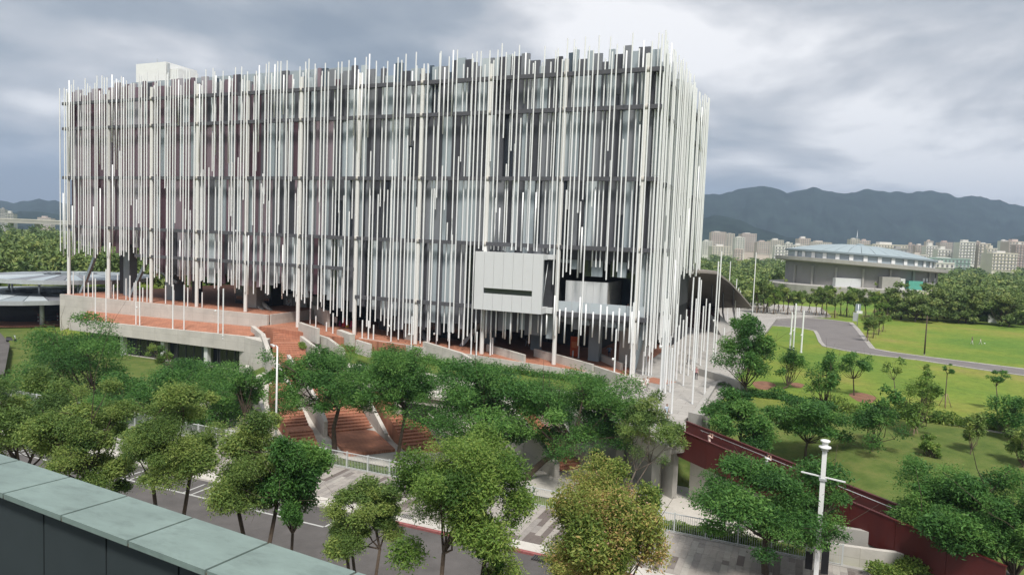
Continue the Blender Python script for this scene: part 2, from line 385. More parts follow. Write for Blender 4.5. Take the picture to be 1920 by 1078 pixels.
edge_strip('path_edging', ne, .7, PZ+.03, M['plaza'], -1)
edge_strip('path_edging', fe, .9, PZ+.03, M['plaza'], 1)
sheet('far_path', px_poly([(1340,575),(1480,586),(1500,592),(1340,582)], -.4), -.396, .1, M['path'])
# bank edging and terraced kerb below the lawn
edge_strip('bank_edging', [at(x, y, -1.2)[:2] for x, y in ((1560,775),(1660,790),(1790,810),(1920,832),(2050,852))], .35, -.45, M['conc'], 1)
for i, (px, py, rx, ry) in enumerate(((1432,722,20,10),(1618,745,22,8),(1495,722,12,5))):
    p = at(px, py, -.44); rr = rx*depth(p)/F_PX
    b = MB(); b.prism([(p[0]+rr*math.cos(a)*(1+.15*math.sin(3*a)), p[1]+rr*2.2*math.sin(a)) for a in np.linspace(0, 2*math.pi, 18)[:-1]], -.6, -.436+.002*i)
    tag(b.build('soil_patch', M['soil']), kind='structure')

# ------------------------------------------------------------------ the museum
BAY = 10.526
def terr(x): return max(0., min(1.8, -.034*x)) if x > -57 else 3.3
museum = thing('museum_building', 'long grey museum wrapped in thin white vertical tubes, raised above terracotta terraces', 'museum', (-53, 20, 0))
def mus(o):
    o.parent = museum; o.matrix_parent_inverse = Matrix.Translation((53, -20, 0)); return o
def sub(o, p):
    o.parent = p; o.matrix_parent_inverse = p.matrix_basis.inverted(); return o
BANDS = [(37.78, -106.6, 1.9), (33.31, -106.6, 1.9), (24.55, -106.6, 1.8), (15.79, -106.6, 1.8), (11.2, -88, -42.2), (7.15, -42, 1.7)]
# solid volumes behind the cladding
v = MB()
v.box(-106, .2, 2.0, 42.5, 15.9, 38.4)
v.box(-84, -42, 2.0, 40, 9.0, 15.9); v.box(-42, -11, 2.0, 40, 6.6, 15.9); v.box(-11, .2, 9, 40, 6.6, 15.9)
v.box(-104, -84, 3.5, 40, 12.4, 15.9); v.box(-11, .2, .6, 9, 14.2, 15.9)
mus(v.build('building_core', M['soffit']))
bal = mus(MB().box(-11, 1.2, .7, 9, 6.5, 7.05).build('balcony_slab', M['band']))
r = MB(); r.box(-106.2, .4, 1.7, 42.7, 38.4, 38.75); mus(r.build('roof', M['conc2']))
rb = MB(); rb.box(-98, -90.3, 8, 15, 38.7, 46.3, 0); rb.box(-90.2, -87.8, 8.5, 13, 38.7, 45.1, 0)
rb.box(-95, -94.92, 10, 10.08, 46.3, 47.6, 1); rb.box(-90.1, -89.8, 8.1, 8.4, 43.6, 46, 1)
mus(rb.build('rooftop_plant_room', [M['whitepaint'], M['steel']]))
# glass parapet strip along the roof
for i in range(14):
    x = -92+i*3.4
    mus(MB().box(x, x+3.3, 2.4, 2.46, 38.7, 41.4).build('roof_screen_pane', PAN['pale']))
for i, (z, x0, x1) in enumerate(BANDS):
    b = MB(); b.box(x0, x1, -.26, .26, z-.26, z+.26)
    band_o = mus(b.build('facade_band', M['band']))
    for j in range(11):                      # brackets that tie band to cladding
        xx = -BAY*(10-j)+.6
        if x0 < xx < x1: sub(MB().box(xx-.15, xx+.15, .262, 1.3, z-.12, z+.12).build('band_bracket', M['band']), band_o)
for z in (37.78, 33.31, 24.55, 15.79):
    mus(MB().box(.95, 1.45, .3, 42.5, z-.26, z+.26).build('facade_band', M['band']))
mus(MB().box(.95, 1.45, .3, 20, 6.9, 7.4).build('facade_band', M['band']))

# cladding panels
rf = random.Random(21)
def bottom(x):
    P = [(-107,12.3),(-88,12.2),(-84,9.6),(-79,8.3),(-58,8.1),(-53,7.2),(-47,6.4),(-43.5,5.0),(-38,4.3),(-34,3.4),(-27,3.4),(-23,3.9),(-17,3.9),(-11.2,4.4),(-11,12.9),(2,13.2)]
    for (a, za), (b, zb) in zip(P, P[1:]):
        if a <= x <= b: return za+(zb-za)*(x-a)/(b-a)
    return 12.5
def tone(x):
    u = (x+107)/107                      # left end mauve, right end slate and pale blue-grey
    mauve = rf.random() > u*2.0-.25
    r_ = rf.random()
    if mauve: return 'mdark' if r_ < .30 else 'mslate' if r_ < .62 else 'mmid' if r_ < .86 else 'mpale'
    return 'dark' if r_ < .15 else 'slate' if r_ < .33 else 'mid' if r_ < .50 else 'pale' if r_ < .78 else 'light' if r_ < .92 else 'glass'
panels = []
rows = [(37.78+.2, None), (33.31, 37.78), (24.55, 33.31), (15.79, 24.55), (None, 15.79)]
for z0, z1 in rows:
    x = -106.4; last = None
    while x < 1.0:
        w = rf.choice([.6, .8, .8, 1.0, 1.2, 1.5]) if x > -70 else rf.choice([.8, 1.0, 1.4, 1.7]); w = min(w, 1.1-x)
        if w < .3: break
        t = tone(x+w/2)
        while t == last: t = tone(x+w/2)
        last = t; a, b = z0, z1
        if b is None: b = 40.2+rf.choice([-.8, -.3, 0, .3, .7, 1.0]); 
        if b is not None and z1 is None and t == 'glass': t = 'blue'
        if a is None: a = bottom(x+w/2)+rf.choice([-.9, -.4, 0, .3, .8])
        if t == 'glass' and rf.random() < .5 and z1 is not None and z0 is not None:
            m_ = a+(b-a)*rf.uniform(.35, .65); panels.append((x, w, a, m_, 'glass')); panels.append((x, w, m_, b, 'slate'))
        else: panels.append((x, w, a, b, t))
        x += w
# short panels hanging under the lowest band beside the balcony
x = -10.8
while x < .9:
    w = rf.choice([.9, 1.2, 1.5]); panels.append((x, min(w, 1-x), 6.3+rf.uniform(-1.4, -.2), 7.1, tone(x))); x += w
panels.sort(key=lambda p: -(p[1]*(p[3]-p[2]))/depth((p[0], 1, 20))**2 if p[1]*(p[3]-p[2]) > 0 else 0)
unit_box = {}
def upanel(t):
    if t not in unit_box: unit_box[t] = MB().box(.012, .988, 0, 1, .003, .997).mesh('facade_panel', PAN[t])
    return unit_box[t]
keys = list(PAN); extra = MB()
for i, (x, w, a, b, t) in enumerate(panels):
    y0 = {'glass': 1.5, 'blue': 1.45}.get(t, rf.choice([1.12, 1.2, 1.28, 1.35]))
    if i < 298:
        mus(link('facade_panel', upanel(t), None, (x, y0, a), (w, .35, b-a)))
    else: extra.box(x+.012, x+w-.012, y0, y0+.35, a+.01, b-.01, keys.index(t))
if extra.f:
    tag(mus(extra.build('facade_panel_field', [PAN[k_] for k_ in keys])), kind='stuff')
# cladding on the short side, seen edge-on behind the tubes
sp_ = MB(); y = .9
while y < 42:
    w = rf.choice([.9, 1.2, 1.6, 2.0]); bz = 7.3 if y < 20 else 13
    for a, b in ((38, 40.2+rf.uniform(-.8, 1)), (33.31, 37.78), (24.55, 33.31), (15.79, 24.55), (bz+rf.uniform(-1, .5), 15.79)):
        d_ = rf.choice([0, .06, .12]); sp_.box(.25, .55+d_, y+.012, y+w-.012, a+.01, b-.01, rf.choice([keys.index(q) for q in ('slate', 'mid', 'pale', 'dark', 'light', 'pale')]))
    y += w
tag(mus(sp_.build('side_panel_field', [PAN[k_] for k_ in keys])), kind='stuff')

# big round columns with collars at the bands
colmesh = MB().tube([(0,0,0),(0,0,1)], 1, 18).mesh('column', M['column'])
CZ = [3.3,3.3,3.3,3.3,3.3,1.75,1.15,.85,.6,.4,0]
for i in range(11):
    x = -BAY*(10-i); zb = CZ[i]-.3
    c = mus(link('column', colmesh, None, (x, 0, zb), (.29, .29, 39.7-zb)))
    for z, x0, x1 in BANDS:
        if x0 < x < x1: sub(MB().tube([(x,0,z-.32),(x,0,z+.32)], .33, 18).build('column_collar', M['conc']), c)


# thin vertical tubes, two layers
tubemesh = MB().tube([(0,0,0),(0,0,1)], 1, 8).mesh('tube', M['tube'])
tubes = []
x = -106.9; kx = 0
while x < 1.9:
    lay = rf.random(); yf, yb = -.42, .44
    tb = bottom(x)-rf.uniform(.3, 2.2)
    if x > -10.9: tb = rf.choice([13.4, 13.0, 12.6, 11.9, 12.3]) if x < -1.0 and rf.random() < .85 else rf.choice([4.6, 4.2, 5.4])
    if -21.9 < x < -11.3: tb = 15.0-rf.uniform(-.2, .15)
    tt = 40.8+rf.choice([-1.2, -.7, -.3, .2, .6, 1.0, 1.4])
    y = yf if lay < .7 else yb
    style = rf.random()
    if style < .60: tubes.append((x, y, tb, tt))
    elif style < .92:
        zm = rf.uniform(14.5, 36) if rf.random() < .6 else rf.uniform(17, 28); ov = rf.uniform(-3.5, 3.0)
        zm = max(zm, tb+5)
        dx = rf.uniform(.0, .26)
        tubes.append((x, y, zm, tt)); tubes.append((x+dx, yb if y == yf else yf, tb, min(zm+ov, tt-1)))
    else:
        zm = rf.uniform(max(18, tb+6), 34); tubes.append((x, y, zm, tt)); 
        if rf.random() < .8: tubes.append((x+.12, y, tb, zm-rf.uniform(2, 6)))
    x += rf.uniform(.54, .68)
# tubes hanging below the white box and below the balcony
x = -21.5
while x < -11.3:
    tubes.append((x, rf.choice([-1.2, -.4, .5]), 5.0-rf.uniform(.2, 2.6), 6.95)); x += rf.uniform(.45, .8)
x = -10.6
while x < 1.4:
    tubes.append((x, -.45, rf.uniform(3.2, 5.2), rf.uniform(7.6, 9.6))); x += rf.uniform(.7, 1.05)
side = []; y = -.3
while y < 42.8:
    tb = (3.0+rf.uniform(-.8, 1.6)) if y < 21 else 12.6+rf.uniform(-1.2, 1.2)
    tt = 40.9+rf.choice([-1.2, -.4, .3, .9, 1.5])
    for xx in (1.55+rf.uniform(-.3, .35),):
        if rf.random() < .85: side.append((xx, y+rf.uniform(-.1, .1), tb, tt))
        else:
            zm = rf.uniform(16, 34); side.append((xx, y, zm, tt)); side.append((xx, y+.1, tb, zm-rf.uniform(.5, 4)))
    y += rf.uniform(.36, .54)
allt = [(q[0], q[1], q[2], q[3]) for q in tubes]+side
allt.sort(key=lambda q: depth((q[0], q[1], 16))/(q[3]-q[2]+4) + (0 if q[1] < .6 else .6))
print('tubes', len(allt), len(tubes), 'panels', len(panels))
tr = MB()
for i, (x, y, a, b) in enumerate(allt):
    if i < 300: mus(link('tube', tubemesh, None, (x, y, a), (.092, .092, b-a)))
    else: tr.tube([(x,y,a),(x,y,b)], .1, 6)
if tr.f: tag(mus(tr.build('tube_field', M['tube'])), kind='stuff')

clips = MB()                              # clips that hold the tubes to the bands
for (x, y, a, b) in tubes:
    for z, x0, x1 in BANDS:
        if x0 < x < x1 and a+.2 < z < b-.2 and abs(y) < .6:
            ya, yb_ = (y+.05, -.262) if y < 0 else (.262, y-.05); clips.box(x-.05, x+.05, ya, yb_, z-.1, z+.1)
tag(mus(clips.build('tube_clips', M['steel'])), kind='stuff')
# projecting white box with slot window
wb = MB(); wb.box(-21.45, -11.2, .15, 2.0, 7.15, 14.6); wbo = mus(wb.build('white_box_core', M['soffit']))
for i in range(7):
    x0, x1 = -21.45+i*1.386, -21.45+(i+1)*1.386-.03
    a, b = (9.25, 9.98) if 1 <= i <= 5 else (10.6, 10.6)
    if 1 <= i <= 5:
        sub(MB().box(x0, x1, -2.2, -1.9, 7.05, a).build('white_box_panel', M['white']), wbo); sub(MB().box(x0, x1, -2.2, -1.9, b, 14.75).build('white_box_panel', M['white']), wbo)
    else: sub(MB().box(x0, x1, -2.2, -1.9, 7.05, 14.75).build('white_box_panel', M['white']), wbo)
sub(MB().box(-20.1, -13.1, -2.02, -1.95, 9.2, 10.0).build('slot_window', PAN['glass']), wbo)
b = MB(); b.box(-21.44, -11.76, -1.88, .14, 14.05, 14.74); b.box(-21.44, -11.76, -1.88, .14, 7.06, 7.85); b.box(-21.44, -21.1, -1.88, .14, 7.86, 14.04)
b.box(-11.74, -10.9, -.62, .5, 14.1, 14.72); b.box(-11.74, -10.9, -.62, .5, 7.08, 7.8)
sub(b.build('white_box_frame', M['white']), wbo)
sub(MB().box(-12.5, -12.4, -1.85, .13, 7.87, 14.03).build('white_box_glass', PAN['pale']), wbo)
sub(MB().tube([(-11.85,-1.7,8.3),(-11.85,-.1,13.8)], .05, 6).build('brace_rod', M['steel']), wbo)
# balcony behind the corner column: white wall, railing, glass rail
bw = MB()
for i in range(6): bw.box(-9.9+i*.95, -9.9+(i+1)*.95-.02, 1.7, 2.0, 7.05, 11.4)
sub(bw.build('balcony_wall', M['white']), bal)
sub(MB().box(-4.5, -4.2, 2.01, 8.9, 7.05, 11.4).build('balcony_wall', M['conc']), bal)
sub(MB().box(-4.0, -.4, 8.9, 8.98, 7.1, 14.1).build('balcony_glazing', PAN['blue']), bal)
for i in range(5): sub(MB().box(-10.9+i*2.4, -10.9+i*2.4+2.34, .42, .47, 7.45, 8.75).build('glass_rail_pane', PAN['light']), bal)
rl = MB(); rl.bar((-4,3.6,8.2),(1,3.6,8.2), .06, .06)
for i in range(26): rl.bar((-4+i*.2,3.6,7.05),(-4+i*.2,3.6,8.2), .03, .03)
sub(rl.build('balcony_railing', M['steel']), bal)

# undercroft: glazed core, piers, struts
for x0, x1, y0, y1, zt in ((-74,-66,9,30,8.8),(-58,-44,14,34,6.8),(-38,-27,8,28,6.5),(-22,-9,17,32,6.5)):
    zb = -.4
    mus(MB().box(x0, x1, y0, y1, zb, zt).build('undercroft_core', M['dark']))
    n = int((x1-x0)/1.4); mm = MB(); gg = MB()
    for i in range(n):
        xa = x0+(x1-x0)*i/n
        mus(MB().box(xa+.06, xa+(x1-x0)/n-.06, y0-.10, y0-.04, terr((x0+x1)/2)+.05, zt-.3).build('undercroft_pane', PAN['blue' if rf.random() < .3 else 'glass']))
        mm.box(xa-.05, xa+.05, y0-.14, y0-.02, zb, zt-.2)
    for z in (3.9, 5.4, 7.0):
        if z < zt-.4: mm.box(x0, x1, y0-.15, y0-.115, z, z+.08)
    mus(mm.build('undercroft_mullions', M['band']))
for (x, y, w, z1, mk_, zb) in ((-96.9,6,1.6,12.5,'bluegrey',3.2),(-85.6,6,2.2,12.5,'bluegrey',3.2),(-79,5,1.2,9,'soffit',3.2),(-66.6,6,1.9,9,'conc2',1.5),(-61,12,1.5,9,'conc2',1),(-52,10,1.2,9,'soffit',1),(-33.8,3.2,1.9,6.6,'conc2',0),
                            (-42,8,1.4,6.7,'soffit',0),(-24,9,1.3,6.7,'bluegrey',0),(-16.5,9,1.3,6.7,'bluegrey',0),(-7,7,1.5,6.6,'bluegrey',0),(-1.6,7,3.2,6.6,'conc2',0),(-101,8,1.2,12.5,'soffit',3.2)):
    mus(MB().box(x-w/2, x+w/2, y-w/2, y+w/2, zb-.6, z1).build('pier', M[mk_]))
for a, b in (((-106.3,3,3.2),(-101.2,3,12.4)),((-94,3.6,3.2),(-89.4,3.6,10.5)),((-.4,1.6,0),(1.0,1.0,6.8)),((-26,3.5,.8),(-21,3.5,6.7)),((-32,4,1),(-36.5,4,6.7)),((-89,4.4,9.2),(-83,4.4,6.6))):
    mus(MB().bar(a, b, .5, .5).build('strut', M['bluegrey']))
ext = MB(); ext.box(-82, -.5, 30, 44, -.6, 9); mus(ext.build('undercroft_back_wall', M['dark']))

# ------------------------------------------------------------------ terraces, walls, stairs
def wall(name, label, pts, th=.35, m='conc', cat='wall', group=None):
    """pts: (x, y, zbot, ztop) along a line; one closed solid with mitred corners"""
    P = [np.array(p[:2], float) for p in pts]; b = MB(); nr = []
    for i in range(len(P)):
        d = P[min(i+1, len(P)-1)]-P[max(i-1, 0)]; d /= np.linalg.norm(d); nr.append(np.array((-d[1], d[0]))*th/2)
    k0 = 0
    for i, p in enumerate(pts):
        a, c = P[i]-nr[i], P[i]+nr[i]
        b.add([(a[0],a[1],p[2]),(c[0],c[1],p[2]),(c[0],c[1],p[3]),(a[0],a[1],p[3])])
    for i in range(len(pts)-1):
        k = 4*i
        for q in ((0,1),(1,2),(2,3),(3,0)): b.face((k+q[0], k+q[1], k+4+q[1], k+4+q[0]))
    b.face((3,2,1,0)); k = 4*(len(pts)-1); b.face((k,k+1,k+2,k+3))
    return tag(b.build(name, M[m]), label, cat, group)
def wall_px(name, label, pts, floor_of, h, th=.35, m='conc', deepen=1.0, zt=None):
    """top edge given by picture points; the top stands h above the terrace floor"""
    out = []
    for i, (px, py) in enumerate(pts):
        z = 1.0
        if zt: z = zt[i]
        else:
            for _ in range(8): p = at(px, py, z); z = floor_of(p[0])+h
        p = at(px, py, z); out.append((p[0], p[1], z-h-deepen, z))
    return wall(name, label, out, th, m)
# upper sloping terracotta terrace under the building front
xs = [-57, -45, -30, -15, -.6]
t = MB()
for a, b in zip(xs, xs[1:]):
    fr = lambda x: -1.6 if x > -40 else -3.5
    t.prism([(a, fr(a)), (b, fr(b)), (b, 44), (a, 44)], -1.2, [terr(a) if a > -57 else 1.8, terr(b), terr(b), terr(a) if a > -57 else 1.8])
tag(t.build('terrace', M['terra']), kind='structure')
tag(MB().box(-57.04, -56.8, -1.2, 22, .4, 3.42).build('terrace_end_wall', M['conc']), 'concrete end wall of the upper terrace above the stair head', 'wall')
sheet('upper_terrace', [(-106,-1.2),(-57.05,-1.2),(-57.05,44),(-106,44)], 3.3, 1.0, M['terra'])
tag(MB().prism([(-40,-1.62),(-.6,-1.62),(-.6,-1.85),(-40,-1.85)], -1.3, [1.40,.04,.04,1.40]).build('terrace_edge', M['conc']), kind='structure')
lower = thing('terrace_pavilion', 'low concrete pavilion with glazed front carrying the left terracotta roof terrace', 'pavilion', (-68, -5, -3))
def low(o): o.parent = lower; o.matrix_parent_inverse = Matrix.Translation((68, 5, 3)); return o
low(MB().prism([(-98,-1.7),(-56,-1.7),(-55.5,-7.9),(-90,-8.6)], [-.6]*4, [.9,1.35,.75,.35]).build('roof_terrace', M['terra']))
low(MB().prism([(-92,-8.62),(-55.0,-7.95),(-55.0,-8.45),(-92,-9.15)], [-1.2,-1.25,-1.25,-1.2], [.62,.98,.98,.62]).build('edge_beam', M['conc']))
low(MB().prism([(-56.5,-8.0),(-51.5,-7.2),(-50.5,-9.6),(-55.0,-8.52)], -5, [.95,.9,.7,.9]).build('end_pier', M['conc']))
low(MB().box(-92, -55.5, -5.2, -1.7, -5, -.65).build('glazed_room', M['dark']))
for i in range(21):
    x = -90+i*1.66
    low(MB().box(x+.05, x+1.61, -6.85, -6.79, -4.4, -1.2).build('window_pane', PAN['glass' if i % 5 else 'blue']))
    low(MB().box(x-.05, x+.05, -6.95, -6.75, -4.5, -1.15).build('mullion', M['band']))
    if i in (8, 9, 14, 15, 3): low(MB().box(x+.3, x+1.3, -6.70, -6.64, -4.4, -1.2).build('curtain', M['white']))
low(MB().box(-92, -55.2, -7.4, -5.3, -5.0, -4.45).build('floor_sill', M['conc']))
for x in (-81, -72, -63): low(MB().box(x-.35, x+.35, -8.1, -7.4, -5, -1.2).build('pillar', M['white']))
wall('terrace_wall', 'long pale concrete wall below the museum\'s upper left terrace', [(-105.3,-1.5,-3.4,3.42),(-97,-1.5,-.4,3.4),(-76,-1.5,.3,3.42),(-64.5,-1.5,.4,3.36),(-57.1,-1.5,.4,3.36)], .4)
wall_px('stair_wall', 'angular concrete wall stepping down at the left of the upper stair', [(462,558),(473,562),(511,597)], terr, 1.1, .5, zt=[4.3,4.2,2.6], deepen=2.2)
wall_px('stair_wall', 'inner angular concrete wall at the head of the main stair', [(487,560),(510,582),(519,587)], terr, 1.1, .4, zt=[4.6,3.3,3.0], deepen=1.4)
wall_px('stair_wall', 'long concrete wall descending beside the pavilion\'s end pier', [(474,611),(493,626),(506,664),(520,684)], terr, 1.1, .6, zt=[1.9,1.5,.1,-.6], deepen=3.0)
wall_px('terrace_wall', 'short slanted concrete wall right of the stair head', [(562,604),(597,616)], terr, 1.2, .45)
wall_px('terrace_wall', 'pale concrete wall sloping down right of the upper stair flight', [(565,630),(598,655)], terr, 1.3, .45, zt=[1.4,.2])
wall_px('planter_wall', 'zigzag concrete planter wall above the big leafy trees', [(592,626),(615,633),(645,655)], terr, 1.1, .45, zt=[1.6,1.4,.6])
wall_px('ramp_wall', 'tall slanted concrete wall on the terrace near the coloured cones', [(584,569),(617,583)], lambda x: 1.6, 2.6, .4)
wall_px('concrete_bench', 'short concrete block bench beside the colored cones', [(636,618),(661,627)], terr, .75, .8)
wall_px('terrace_wall', 'low concrete wall peeking above the trees below the tall poles', [(669,637),(695,645)], terr, .8, .4)
wall_px('terrace_wall', 'low concrete wall below the dark glazed entrance', [(795,640),(865,661),(885,672)], terr, .8, .4)
wall_px('terrace_wall', 'pale concrete parapet right of the column below the white box', [(914,645),(984,665)], terr, 1.0, .4)
wall_px('terrace_wall', 'long concrete parapet passing behind the column near the orange sign', [(1003,653),(1112,683)], terr, 1.1, .4)
wall_px('terrace_wall', 'concrete parapet running down towards the plaza\'s white poles', [(1113,685),(1205,714)], lambda x: 0., 1.0, .4)
wall_px('terrace_wall', 'low concrete wall behind the person in the blue shirt', [(1108,655),(1166,681)], terr, .9, .4)
wall_px('plaza_wall', 'low grey concrete seat wall at the plaza edge beside the big park tree', [(1313,690),(1340,698),(1392,717)], lambda x: 0., .9, .5, m='conc2')
wall_px('plaza_wall', 'sloping concrete kerb wall between plaza and grass near the red bridge', [(1363,712),(1341,716),(1306,771)], lambda x: 0., .35, .6, m='conc2')
wall_px('plaza_wall', 'pale block wall where the red bridge meets the plaza', [(1299,770),(1325,776)], lambda x: 0., .7, 1.6, m='conc2')

def stair(name, label, start, z0, z1, width, flights, tread=.8, dv=DV, dn=DN):
    """steps descend from start along dv; flights = step counts with landings (metres) between"""
    root = thing(name, label, 'staircase', (start[0], start[1], z0))
    n = sum(f for f, l in flights); rise = (z0-z1)/n; z = z0; s = 0.; P = np.array([start[0], start[1], 0.])
    def piece(nm, s0, s1, zt, m):
        q = [P+dv*s0-dn*width/2, P+dv*s1-dn*width/2, P+dv*s1+dn*width/2, P+dv*s0+dn*width/2]
        o = MB().prism([tuple(a[:2]) for a in q], zt-2.4, zt).build(nm, m); o.parent = root
        o.matrix_parent_inverse = Matrix.Translation((-start[0], -start[1], -z0))
    for f, l in flights:
        for i in range(f):
            z -= rise; piece('step', s, s+tread+.02, z, [M['terra'], M['terra2']]); 
            s += tread
        if l: piece('landing', s, s+l, z-.004, M['terra']); s += l
    return P+dv*s
# steps are plain flush blocks, all faces in the first terracotta slot
S0 = np.array([-53.6, -1.0]); E0 = np.array([-19.5, -28.9])
d_ = E0-S0; ln = np.linalg.norm(d_); d_ = np.array([*(d_/ln), 0]); n_ = np.array([-d_[1], d_[0], 0])
du = np.array([.664, -.747, 0]); dun = np.array([.747, .664, 0])
stair('grand_stair', 'upper terracotta stair flight descending from the museum terrace toward the street lamp', (-53.6, -1.0), 1.75, -1.15, 4.4, [(8, 1.6), (10, 5.5)], .86, du, dun)
stair('grand_stair', 'lower terracotta stair flight ending at the landing behind the railing', (-38.9, -13.0), -1.15, -4.55, 4.8, [(4, 1.6), (8, 2.6), (9, 7.0)], .72, d_, n_)
stair('side_stair', 'narrow terracotta stair left of the lower flight beside the street lamp', (-36.8, -21.9), -1.2, -4.55, 2.4, [(8, 1.6), (8, 1.5), (6, 4)], .62, d_, n_)
stair('garden_stair', 'terracotta stair between concrete walls below the leaning tree', (-9.0, -17.5), -1.3, -4.75, 3.6, [(8, 1.2), (12, 4)], .55, d_, n_)
stair('garden_stair', 'terracotta stair half hidden behind two trunks, middle of the slope', (-24.2, -18.5), -1.2, -4.75, 3.4, [(8, 1.5), (12, 5)], .6, d_, n_)
def along(s, o, base=S0, dd=None): 
    dd = d_ if dd is None else dd
    p = np.array([base[0], base[1], 0.])+dd*s+np.array([-dd[1], dd[0], 0])*o; return p[0], p[1]
def zst(s): return 1.75-6.3*min(1, max(0, s/43.))
def stairwall(label, o, prof, th=.4, base=S0):
    wall('stair_wall', label, [(*along(s, o, base), zst(s)-2.6, zst(s)+h) for s, h in prof], th)
stairwall('concrete wall bounding the right side of the lower grand stair', 2.7, [(17,.3),(22,1.2),(27,1.3),(29,.9),(36,1.2),(41.5,.3)])
stairwall('concrete wall bounding the left side of the lower grand stair', -2.75, [(16,.8),(21,1.0),(24,1.6),(31,1.3),(35,1.4),(38,.6)])
stairwall('angular concrete wall left of the narrow side stair', -8.4, [(20,1.0),(27,1.1),(33,.9),(37,.5)])
stairwall('concrete wall between grand stair and narrow side stair', -4.6, [(17,.6),(22,.9),(30,1.0),(34,.5)])
wall('stair_wall', 'big sloping concrete wall left of the stair by the leaning tree', [(*along(0, -2.1, (-9,-17.5)), -4.6, .3), (*along(6, -2.1, (-9,-17.5)), -5, -.9), (*along(13, -2.1, (-9,-17.5)), -5.4, -3.4)], .5)
wall('stair_wall', 'concrete wall right of the stair by the leaning tree', [(*along(0, 2.1, (-9,-17.5)), -4.6, -.2), (*along(8, 2.1, (-9,-17.5)), -5, -1.9), (*along(12, 2.1, (-9,-17.5)), -5.4, -3.6)], .5)
wall('stair_wall', 'concrete wall beside the half hidden middle stair', [(*along(0, 2.0, (-24.2,-18.5)), -4.6, .2), (*along(6, 2.0, (-24.2,-18.5)), -5, -.9), (*along(13, 2.0, (-24.2,-18.5)), -5.4, -3.6)], .5)
gh = thing('garden_store', 'pale concrete store with painted-dark doorway in the slope behind the trees', 'building', (-18, -20, -4))
for o in (MB().box(-20.6, -14.2, -22.6, -14, -5, -.4).build('wall', M['conc']), MB().box(-19.6, -15.4, -22.66, -22.58, -4.2, -1.2).build('opening_shade', M['dark']), MB().box(-20.9, -13.9, -22.9, -13.8, -.4, -.1).build('roof', M['conc'])):  # near-black sheet on the solid wall; doorway shade is painted, not modelled
    o.parent = gh; o.matrix_parent_inverse = Matrix.Translation((18, 20, 4))
gs_x, gs_y = np.linspace(-47, 1, 49), np.linspace(-33, -7, 27); GX, GY = np.meshgrid(gs_x, gs_y); GZ = hz(GX, GY)+.06
gid = np.arange(GX.size).reshape(GX.shape); gq = np.stack([gid[:-1,:-1].ravel(), gid[:-1,1:].ravel(), gid[1:,1:].ravel(), gid[1:,:-1].ravel()], 1)
tag(link('garden_slope', np_mesh('garden_slope', np.stack([GX.ravel(), GY.ravel(), GZ.ravel()], 1), gq, M['conc'], True)), kind='structure')
sheet('garden_floor', [(-26,-38),(21,-38),(23,-35.5),(13,-25.5),(4,-19.5),(-3,-18),(-14,-27)], -4.70, .3, M['conc'])
# plaza abutment and underpass below the bridge
wall('abutment_wall', 'concrete wall under the plaza edge beside the red bridge', [(-2.2,-16.6,-5,-.52),(3.2,-21.2,-5,-.52),(10.2,-27.4,-5,-.52)], .5, 'conc2')
wall('plaza_edge_beam', 'pale concrete edge beam of the plaza above the underpass', [(-3.3,-16.9,-1.1,.14),(2.1,-22.1,-1.1,.14),(9.9,-29.05,-1.1,.14)], .3)
for x, y in ((4.6,-23.7),(8.6,-27.3)):
    tag(MB().box(x-.35, x+.35, y-.35, y+.35, -5, -1.0).build('plaza_pier', M['conc2']), 'square concrete pier under the plaza edge, '+('farther from' if x < 6 else 'next to')+' the bridge', 'pier')
wall('underpass_wall', 'tan concrete retaining wall under the red bridge', [(11.4,-26.6,-5,-1.1),(17,-30.25,-5,-1.5),(24.5,-35.1,-5,-2.1)], .4, 'conc')
wall('ramp_wall', 'concrete ramp wall behind the sidewalk railing, lower right', [(20.5,-37.9,-4,-2.0),(24.5,-37.6,-4,-1.9),(28.5,-37.2,-4,-1.75)], .35)
wall('ramp_wall', 'upper concrete wall with pale coping beneath the bridge, lower right', [(21.8,-36.4,-4,-1.3),(27.5,-36.0,-4,-1.35)], .35, 'conc2')

# ------------------------------------------------------------------ red footbridge
br = thing('footbridge', 'dark red steel footbridge with solid parapets leaving the plaza', 'footbridge', (10, -26, 0))
def bpart(o): o.parent = br; o.matrix_parent_inverse = Matrix.Translation((-10, 26, 0)); return o
BD = np.array([.838, -.545, 0]); BN = np.array([.545, .838, 0]); B0 = np.array([10.3, -27.45, 0])     # falls gently towards the street
def bp_(s, o, z): q = B0+BD*s+BN*o; return np.array([q[0], q[1], z-.068*max(s, 0)])
seg = 3.0
for side_ in (0., 2.7):
    for i in range(8):
        s0, s1 = (i*seg-(0 if side_ == 0 else 1.6)), ((i+1)*seg-.02-(0 if side_ == 0 else 1.6))
        a, b = bp_(s0, side_, 0), bp_(s1, side_, 0); n = BN*.06
        q = [a-n, b-n, b+n, a+n]; zq = [x[2] for x in q]
        bpart(MB().prism([tuple(x[:2]) for x in q], [z_-1.0 for z_ in zq], [z_+1.2 for z_ in zq]).build('parapet_panel', M['corten']))
    e0 = 0 if side_ == 0 else -1.6
    bpart(MB().bar(bp_(e0, side_, 1.24), bp_(24+e0, side_, 1.24), .2, .07).build('parapet_cap', M['corten']))
dq = [bp_(0, .07, 0), bp_(24, .07, 0), bp_(24, 2.63, 0), bp_(-1.5, 2.63, 0)]
bpart(MB().prism([tuple(x[:2]) for x in dq], [x[2]-.55 for x in dq], [x[2]-.02 for x in dq]).build('deck', M['conc2']))
for o in (2.48,):
    h = MB().tube([bp_(.2, o, .95), bp_(23.8, o, .95)], .028, 8)
    for i in range(12): h.tube([bp_(.3+i*2, o, .95), bp_(.3+i*2, .07 if o < 1 else 2.63, .8)], .02, 6)
    bpart(h.build('handrail', M['steel']))

